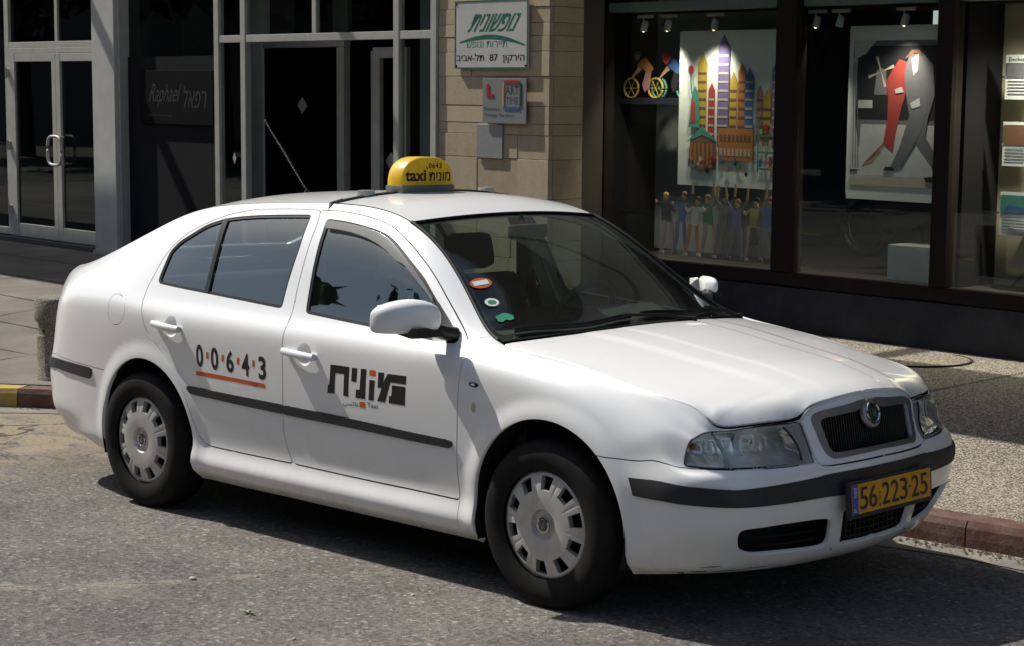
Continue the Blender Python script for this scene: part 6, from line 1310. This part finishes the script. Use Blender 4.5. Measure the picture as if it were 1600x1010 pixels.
rect(p1, -2.50, -2.14, 1.26, 1.52, 'orange', 4.187, 'block'); 
for k in range(8): rect(p1, -2.48+k*.042, -2.455+k*.042, 1.30, 1.36, 'cream', 4.185, 'block_window'); rect(p1, -2.48+k*.042, -2.455+k*.042, 1.42, 1.47, 'brown', 4.185, 'block_window')
for k in range(3):
    rect(p1, -2.08, -1.78, 1.20+k*.13, 1.215+k*.13, 'teal', 4.186, 'shelf')
    for j in range(6): rect(p1, -2.07+j*.05, -2.045+j*.05, 1.22+k*.13, 1.26+k*.13+R5.uniform(0, .05), R5.choice(['red', 'pink', 'blue', 'cream', 'green']), 4.185, 'shelf_item')
rect(p1, -2.09, -2.075, 1.18, 1.62, 'teal', 4.185, 'shelf'); rect(p1, -1.78, -1.765, 1.18, 1.62, 'teal', 4.185, 'shelf')
for k in range(26): x = R5.uniform(-2.82, -1.8); z = R5.uniform(1.15, 1.27); s_ = R5.uniform(.012, .03); flat(p1, [(x-s_, z), (x, z-s_), (x+s_, z), (x, z+s_*1.5)], R5.choice(['red', 'yellow', 'pink', 'blue', 'cream', 'black', 'green']), 4.182, 'crowd_figure')
flat(p1, [(-2.82, 1.52), (-2.79, 1.80), (-2.76, 1.86), (-2.72, 1.80), (-2.70, 1.52)], 'teal', 4.186, 'robed_figure'); flat(p1, [(-2.80, 1.56), (-2.79, 1.76), (-2.755, 1.72), (-2.745, 1.56)], 'red', 4.184, 'robe'); flat(p1, [(-2.80, 1.79), (-2.815, 1.95), (-2.80, 1.95), (-2.785, 1.80)], 'teal', 4.184, 'raised_arm'); b = MB(); b.sphere((-2.806, 4.185, 1.985), (.032, .004, .04)); bpart(b, 'fruit', PN['red'], p1)
# side board
p1b = board('white_display_post', 'narrow white upright board just right of the first dark mullion', 'board', -1.42, -1.30, 1.04, 2.30, 4.45, simple('display_board_white', (.40, .42, .41), .7), .10)
# dance picture
p2 = board('dance_picture', 'tall grey picture of a dancing couple, red dress and grey suit, in the middle bay', 'picture', -1.225, -.27, 1.015, 2.31, 4.2, M_boardw)
rect(p2, -1.19, -.29, 1.12, 2.20, 'grey', y_, 'picture_ground'); rect(p2, -1.16, -.32, 1.62, 2.16, 'black', y_-.002, 'picture_dark'); rect(p2, -1.17, -.31, 1.16, 1.60, 'white' if False else 'grey', y_-.002, 'picture_floor')
rect(p2, -1.19, -.29, 1.12, 1.20, 'cream', y_-.003, 'picture_step'); flat(p2, [(-1.12, 1.20), (-1.10, 1.58), (-.38, 1.58), (-.34, 1.20)], 'white', y_-.003, 'picture_floor')
for sx_, x0, x1 in ((1, -1.19, -.98), (-1, -.29, -.46)):
    flat(p2, [(x0, 2.20), (x1, 2.20), (x1-.10*sx_, 2.10), (x0+.02*sx_, 2.06)], 'white', y_-.004, 'curtain'); flat(p2, [(x0, 2.08), (x0+.045*sx_, 2.06), (x0+.035*sx_, 1.60), (x0+.11*sx_, 1.24), (x0, 1.24)], 'white', y_-.004, 'curtain')
    for k in range(3): flat(p2, [(x0+.010*sx_+k*.012*sx_, 2.04), (x0+.014*sx_+k*.012*sx_, 2.04), (x0+.03*sx_+k*.025*sx_, 1.26), (x0+.024*sx_+k*.025*sx_, 1.26)], 'grey', y_-.006, 'curtain_fold')
flat(p2, [(-.99, 1.80), (-.97, 1.98), (-.93, 2.0), (-.89, 1.98), (-.87, 1.80)], 'grey', y_-.004, 'mill_tower')
for a in (.35, 1.92, 3.49, 5.06): flat(p2, [(-.93, 1.97), (-.93+.12*math.cos(a)-.012*math.sin(a), 1.97+.12*math.sin(a)+.012*math.cos(a)), (-.93+.12*math.cos(a)+.012*math.sin(a), 1.97+.12*math.sin(a)-.012*math.cos(a))], 'cream', y_-.006, 'mill_sail')
flat(p2, [(-.83, 1.98), (-.77, 2.06), (-.70, 2.04), (-.69, 1.86), (-.74, 1.70), (-.78, 1.52), (-.80, 1.38), (-.89, 1.44), (-.86, 1.62), (-.86, 1.78), (-.88, 1.90)], 'red', y_-.006, 'red_dress')
flat(p2, [(-.87, 1.46), (-.83, 1.50), (-.92, 1.36), (-1.05, 1.29), (-1.08, 1.27), (-.98, 1.30)], 'skin', y_-.005, 'leg')
flat(p2, [(-.72, 1.96), (-.68, 2.10), (-.56, 2.10), (-.47, 2.02), (-.45, 1.80), (-.50, 1.64), (-.66, 1.64), (-.70, 1.80)], 'grey', y_-.008, 'suit_jacket'); flat(p2, [(-.66, 2.06), (-.60, 2.10), (-.60, 1.98), (-.64, 1.94)], 'white', y_-.010, 'shirt')
flat(p2, [(-.66, 1.66), (-.52, 1.66), (-.56, 1.52), (-.72, 1.28), (-.82, 1.26), (-.74, 1.42)], 'grey', y_-.010, 'trouser_leg'); flat(p2, [(-.58, 1.64), (-.50, 1.64), (-.52, 1.50), (-.38, 1.30), (-.44, 1.28), (-.60, 1.46)], 'grey', y_-.009, 'trouser_leg')
flat(p2, [(-.86, 1.27), (-.80, 1.27), (-.78, 1.24), (-.88, 1.24)], 'black', y_-.010, 'shoe'); flat(p2, [(-.46, 1.29), (-.37, 1.30), (-.35, 1.265), (-.45, 1.27)], 'black', y_-.010, 'shoe')
flat(p2, [(-.80, 1.84), (-.74, 1.86), (-.72, 1.82), (-.79, 1.81)], 'white', y_-.010, 'hand'); flat(p2, [(-.66, 1.74), (-.58, 1.78), (-.57, 1.72), (-.64, 1.70)], 'white', y_-.011, 'hand')
flat(p2, [(-.52, 1.20), (-.36, 1.22), (-.31, 1.18), (-.31, 1.155), (-.50, 1.17)], 'black', y_-.010, 'hat'); flat(p2, [(-.72, 2.06), (-.66, 2.13), (-.60, 2.13), (-.55, 2.08), (-.63, 2.11)], 'brown', y_-.011, 'hanger')
rect(p2, -1.13, -1.0, 1.70, 1.76, 'white', y_-.005, 'placard'); 
# white cube, lamp plinth
cu_ = bthing('white_display_cube', (-.56, 4.3, .44), 'plain white display block on the window floor below the dance picture', 'display block'); b = MB(); b.box(-.715, -.30, 4.05, 4.35, .445, .705, .003); bpart(b, 'block', simple('cube_white', (.50, .52, .49), .7), cu_)
# cyclists on a shelf
cy = bthing('cyclist_cutout', (-3.33, 4.4, 1.7), 'small painted cut-out of two racing cyclists on a dark ledge, left in the window', 'sculpture')
b = MB(); b.prism([(-3.80, 1.70), (-2.98, 1.70), (-2.98, 1.755), (-3.72, 1.755)], 4.30, 4.42); bpart(b, 'ledge', simple('ledge_dark', (.018, .018, .030), .6), cy)
for ox, dk in ((0, 'yellow'), (.34, 'teal')):
    for wx in (-3.60, -3.32):
        b = MB(); q = [(wx+ox*.9+.082*math.cos(a), 4.32+ox*.05, 1.835+.082*math.sin(a)) for a in np.linspace(0, 2*math.pi, 29)[:-1]]; b.tube(q, .010, n=6, closed=True)
        for a in (0, 1.05, 2.1): b.tube([(wx+ox*.9+.08*math.cos(a), 4.32+ox*.05, 1.835+.08*math.sin(a)), (wx+ox*.9-.08*math.cos(a), 4.32+ox*.05, 1.835-.08*math.sin(a))], .003, n=4)
        bpart(b, 'wheel', PN[dk], cy)
    x = ox*.9; yy = 4.31+ox*.05
    flat(cy, [(-3.46+x, 1.86), (-3.42+x, 1.98), (-3.36+x, 1.97), (-3.38+x, 1.84), (-3.43+x, 1.80)], 'pink' if ox == 0 else 'black', yy, 'rider_leg', .006)
    flat(cy, [(-3.52+x, 2.02), (-3.50+x, 2.06), (-3.42+x, 2.09), (-3.33+x, 2.0), (-3.38+x, 1.95), (-3.46+x, 2.0)], 'orange' if ox == 0 else 'blue', yy-.002, 'rider_torso', .006)
    flat(cy, [(-3.50+x, 2.02), (-3.58+x, 1.93), (-3.57+x, 1.92), (-3.47+x, 1.99)], 'skin', yy-.003, 'rider_arm', .006); b = MB(); b.sphere((-3.53+x, yy, 2.10), (.033, .012, .035)); bpart(b, 'rider_head', PN['skin'], cy); b = MB(); b.sphere((-3.525+x, yy, 2.125), (.038, .014, .022)); bpart(b, 'rider_helmet', PN['red' if ox else 'green'], cy)
flat(cy, [(-3.22, 2.06), (-3.20, 2.12), (-3.17, 2.10), (-3.14, 2.13), (-3.13, 2.08), (-3.18, 2.03)], 'red', 4.30, 'flag', .004)
# row of painted dancing figures
LBL = ['figure in black with a yellow hat, one leg kicked back', 'figure in a blue shirt leaning forward', 'figure in white and orange trousers', 'figure in a green blouse with one arm up', 'figure in dark trousers with raised hands', 'figure in a lilac shirt with both arms up', 'figure in a yellow blouse and dark patterned skirt', 'figure in a light blue shirt at the mullion']
TOP = ['black', 'blue', 'white', 'green', 'grey', 'violet', 'yellow', 'blue']; BOT = ['black', 'blue', 'orange', 'teal', 'grey', 'grey', 'black', 'grey']
for k, (lb, ct, cb) in enumerate(zip(LBL, TOP, BOT)):
    x = -2.98+k*.150; h = .52+.02*math.sin(k*2.1); z0 = .475; yy = 4.14-.012*(k % 3); d = bthing('dancer_cutout', (x, yy, z0), 'small painted cut-out '+lb, 'cut-out figure', 'painted dancing figures standing along the window floor'); r = R5.uniform
    ln = r(-.03, .03)
    flat(d, [(x-.045+ln, z0+h*.50), (x-.055+ln, z0+h*.80), (x+.045+ln, z0+h*.80), (x+.04, z0+h*.50)], ct, yy, 'torso', .008)
    if k in (6,): flat(d, [(x-.045, z0+h*.52), (x+.045, z0+h*.52), (x+.065, z0+h*.25), (x-.06, z0+h*.25)], cb, yy-.001, 'skirt', .008)
    for sg in (-1, 1):
        f = r(.02, .07)*sg; kx = x+sg*.025+f*.5; c_ = 'skin' if k in (0, 3, 6) else cb
        flat(d, [(x+sg*.035-.018, z0+h*.52), (x+sg*.035+.018, z0+h*.52), (kx+.018, z0+h*.26), (x+sg*.03+f+.010, z0+.02), (x+sg*.03+f-.012, z0+.02), (kx-.016, z0+h*.26)], c_, yy+.002*sg, 'leg', .008)
        flat(d, [(x+sg*.03+f-.02, z0), (x+sg*.03+f+.03, z0), (x+sg*.03+f+.02, z0+.025), (x+sg*.03+f-.015, z0+.028)], 'black' if k % 2 else 'white', yy-.001, 'shoe', .008)
        up = 1 if (k in (4, 5) or (sg > 0 and k in (3, 6, 1))) else -.5+r(0, .8); ax_, az = x+sg*.05+ln, z0+h*.77; ex, ez = ax_+sg*.055, az+.09*up; hx_, hz_ = ex+sg*.01, ez+.10*max(up, .3)
        flat(d, [(ax_-.014, az-.02), (ax_+.014, az+.02), (ex+.012*sg, ez+.01), (ex-.012*sg, ez-.01)], ct, yy-.002, 'sleeve', .008); flat(d, [(ex-.011, ez), (ex+.011, ez), (hx_+.008, hz_), (hx_-.008, hz_)], 'skin', yy-.003, 'forearm', .008)
    b = MB(); b.sphere((x+ln*1.4, yy, z0+h*.89), (.028, .012, .036)); bpart(b, 'head', PN['skin'], d); b = MB(); b.sphere((x+ln*1.4+.004, yy+.001, z0+h*.925), (.034, .013, .028)); bpart(b, 'hair', PN['yellow' if k == 0 else 'brown' if k % 2 else 'black'], d)
btext(sw, 'www.artime.co.il', -3.28, .80, .42, .035, 3.862, simple('web_text', (.02, .02, .02), .5), 0)
# notices hung in the right bay
for k, (z1, z0, c) in enumerate(((2.087, 1.776, 'grey'), (1.62, 1.31, 'brown'), (1.127, .822, 'teal'))):
    n_ = bthing('notice_sheet', (.30, 4.2, z1), ['white notice sheet with a grey photo, topmost of the three at the right edge', 'white notice sheet with a brown photo, middle of the three at the right edge', 'white notice sheet with a turquoise pool photo, lowest of the three at the right edge'][k], 'notice', 'notice sheets hung in the right shop bay')
    b = MB(); b.box(.122, .50, 4.2, 4.206, z0, z1, .001); bpart(b, 'sheet', simple('notice_white', (.80, .82, .80), .6), n_); rect(n_, .135, .48, z0+.15, z1-.055 if k == 0 else z1-.02, c, 4.198, 'photo')
    if k == 0: btext(n_, 'Exclusive', .15, z1-.045, .18, .028, 4.1985, PN['black'], 0)
    if k == 2: flat(n_, [(.15, z0+.16), (.20, z0+.22), (.30, z0+.20), (.46, z0+.25), (.46, z0+.17)], 'blue', 4.196, 'pool')
    for j in range(5): rect(n_, .15, .30+.03*((j*7) % 4), z0+.125-j*.022, z0+.130-j*.022, 'grey', 4.198, 'text_line')
    b = MB(); b.tube([(.095, 4.2, z0+.155), (.122, 4.2, z0+.155)], .006, n=6); bpart(b, 'clip', M_chrome, n_)
# bent-wood stand legs
st = bthing('bentwood_stand', (.40, 4.32, .45), 'curved brown bentwood table legs below the lowest notice sheet', 'table')
for sg in (-1, 1, .25):
    b = MB(); q = [(.40+sg*(.03+.20*(1-t_)**2.2), 4.32+.06*abs(1-abs(sg))*(1-t_), .45+.40*t_) for t_ in np.linspace(0, 1, 12)]; b.tube(q, .012, n=8); bpart(b, 'leg', simple('bentwood', (.13, .06, .03), .5), st, 60)
b = MB(); b.lathe([(.0, .02), (.23, .02), (.235, .0), (.0, -.01)], (.40, 4.32, .86), n=40, axis='z'); bpart(b, 'table_top', PN['grey'], st, 40)
# spotlights under the display ceiling; the last, unseen, is added to brighten the wall
for k, (x, on, lb) in enumerate(((-3.19, 1, 'small lit silver spotlight, leftmost on the ceiling track'), (-2.93, 1, 'small lit spotlight, second on the ceiling track'), (-2.43, 1, 'lit spotlight pointing down above the city picture'), (-1.42, 1, 'bare lit bulb in the dark left part of the middle bay'), (-1.20, 0, 'unlit spotlight above the top left corner of the dance picture'), (-.62, 1, 'white lit spotlight above the middle of the dance picture'), (.75, 1, 'added unseen spotlight brightening the beige wall of the right bay'))):
    s_ = bthing('spotlight', (x, 4.23, 2.42), lb, 'spotlight', 'track spotlights inside the shop window')
    b = MB(); b.box(x-.06, x+.10, 4.005, 4.035, 2.405, 2.43, .004); b.tube([(x, 4.02, 2.41), (x, 4.02, 2.36)], .006); bpart(b, 'bracket', M_frame, s_)
    T_ = Matrix.Translation(Vector((x+.01, 4.02, 2.335))-Vector(s_['o'])) @ Matrix.Rotation(.25, 4, 'Y'); b = MB(); b.lathe([(.012, .05), (.026, .035), (.030, -.035), (.027, -.036), (.0, -.01)], n=20, axis='z'); b.build('lamp_head', M_frame, s_, 40, M=T_)
    if on:
        t = NT('lit_bulb'); e = t.n('ShaderNodeEmission'); e.inputs[0].default_value = (1, .72, .42, 1); e.inputs[1].default_value = 7; t.l(e.outputs[0], t.out.inputs['Surface']); b = MB(); b.sphere((0, 0, -.034), (.013, .013, .010)); b.build('bulb', t.m, s_, 80, M=T_)
        ld = bpy.data.lights.new('spot_lamp', 'SPOT'); ld.energy = 190 if k == 6 else 48 if k else 12; ld.spot_size = 2.4 if k == 6 else 1.55; ld.spot_blend = 1.0; ld.shadow_soft_size = .03; ld.color = (1, .88, .74); lo_ = bpy.data.objects.new('spot_lamp', ld); col.objects.link(lo_); lo_.parent = s_
        lo_.matrix_local = T_ @ Matrix.Translation((0, 0, -.05)) @ Matrix.Rotation(.20, 4, 'X')
# stored motorcycle wheel seen dimly inside the middle bay
mw = bthing('motorcycle', (-1.75, 5.6, .45), 'dark parked motorcycle dimly seen low inside the middle shop bay', 'motorcycle'); mm = simple('bike_black', (.025, .025, .026), .4, .2)
for wx in (-2.05, -1.30):
    b = MB(); q = [(wx+.24*math.cos(a), 5.6, .70+.24*math.sin(a)) for a in np.linspace(0, 2*math.pi, 33)[:-1]]; b.tube(q, .05, n=8, closed=True); bpart(b, 'wheel', mm, mw, 60)
b = MB(); b.prism([(-1.95, .80), (-1.85, 1.10), (-1.60, 1.12), (-1.25, 1.02), (-1.30, .85), (-1.55, .68), (-1.80, .68)], 5.52, 5.68); bpart(b, 'body', mm, mw); b = MB(); b.tube([(-2.05, 5.6, .70), (-1.90, 5.6, 1.16), (-1.88, 5.35, 1.24)], .022, n=8); b.tube([(-1.90, 5.6, 1.16), (-1.88, 5.85, 1.24)], .02, n=8); bpart(b, 'handlebar', mm, mw, 60); b = MB(); b.prism([(-2.24, .86), (-2.05, .98), (-1.84, .88), (-2.05, .94)], 5.54, 5.66); bpart(b, 'mudguard', M_chrome, mw)
# ---------------------------------------------------------------- across the street and the street tree (off camera, mirrored in the glass)
M_bark = simple('bark', (.09, .07, .05), .9, 0, .4, 8, .4); 
def leaf_mat():
    t = NT('leaves'); oi = t.noise(1.3, 3); c = t.mix(t.ramp(oi, [(.3, 0), (.7, 1)]), (.030, .060, .018), (.065, .105, .030)); t.bsdf(c, .6, 0); return t.m
M_leaf = leaf_mat()
def tree(name, loc, h, r, n, label, seed, leaf=.16, trunk_r=.16):
    R = np.random.default_rng(seed); t = empty(name, loc, label, 'tree', 'street trees'); b = MB(); b.tube([(0, 0, -.2), (.1, .05, h*.35), (.0, .1, h*.62), (.1, 0, h*.9)], [trunk_r*1.3, trunk_r, trunk_r*.8, trunk_r*.3], n=10)
    for k in range(7):
        a = k*2.4; b.tube([(.05, .05, h*(.5+.04*k)), (math.cos(a)*r*.4, math.sin(a)*r*.4, h*(.64+.04*k)), (math.cos(a)*r*.8, math.sin(a)*r*.8, h*(.70+.04*k))], [trunk_r*.5, trunk_r*.3, .02], n=6)
    b.build('trunk', M_bark, t, smooth=60); cl = R.normal(0, 1, (26, 3)); cl /= np.linalg.norm(cl, axis=1, keepdims=True); cl *= R.uniform(.25, 1, (26, 1))*[r, r, r*.62]
    c = cl[R.integers(0, 26, n)]+R.normal(0, r*.17, (n, 3)); a = R.normal(0, 1, (n, 3)); a /= np.linalg.norm(a, axis=1, keepdims=True); bb = np.cross(a, R.normal(0, 1, (n, 3))); bb /= np.linalg.norm(bb, axis=1, keepdims=True); c[:, 2] += h*.85
    V = np.stack([c-a*leaf, c+bb*leaf*.45, c+a*leaf, c-bb*leaf*.45], 1).reshape(-1, 3); new_obj('crown', mesh('crown', V, np.arange(4*n).reshape(n, 4)), M_leaf, t); return t
for k, (x, y, h, r) in enumerate(((-30, -15, 8.5, 4.5), (-21, -16, 7, 4), (-13, -15.5, 9, 4.5), (-4, -17, 7.5, 4), (5, -17, 8.5, 4.2), (14, -16, 7, 4))): tree('street_tree', (x, y, 0), h, r, 2600, ['broad', 'low', 'tall', 'round', 'full', 'small'][k]+' tree on the far side of the street behind the camera', 20+k, .42, .22)
for k, (x, h, r) in enumerate(((-52, 9.6, 4.6), (-45, 8.6, 4.4), (-39, 9.4, 4.6), (-33, 8.2, 4.2), (-27.5, 8.7, 4.2), (-22, 7.6, 3.8), (-17, 7.4, 3.6), (-12, 6.4, 3.2))): tree('street_tree', (x, -13.2, 0), h, r, 2600, ['farthest', 'second farthest', 'bushy', 'lower', 'rounded', 'middling', 'small round', 'smallest'][k]+' tree of the dense row behind the camera to the left', 60+k, .5, .25)
ob = empty('opposite_building', (0, -24, 0), 'long pale block across the street behind the camera', 'building'); b = MB(); b.box(-140, 60, -3, 3, 0, 11); b.build('wall', simple('opposite_render', (.15, .14, .13), .9), ob)
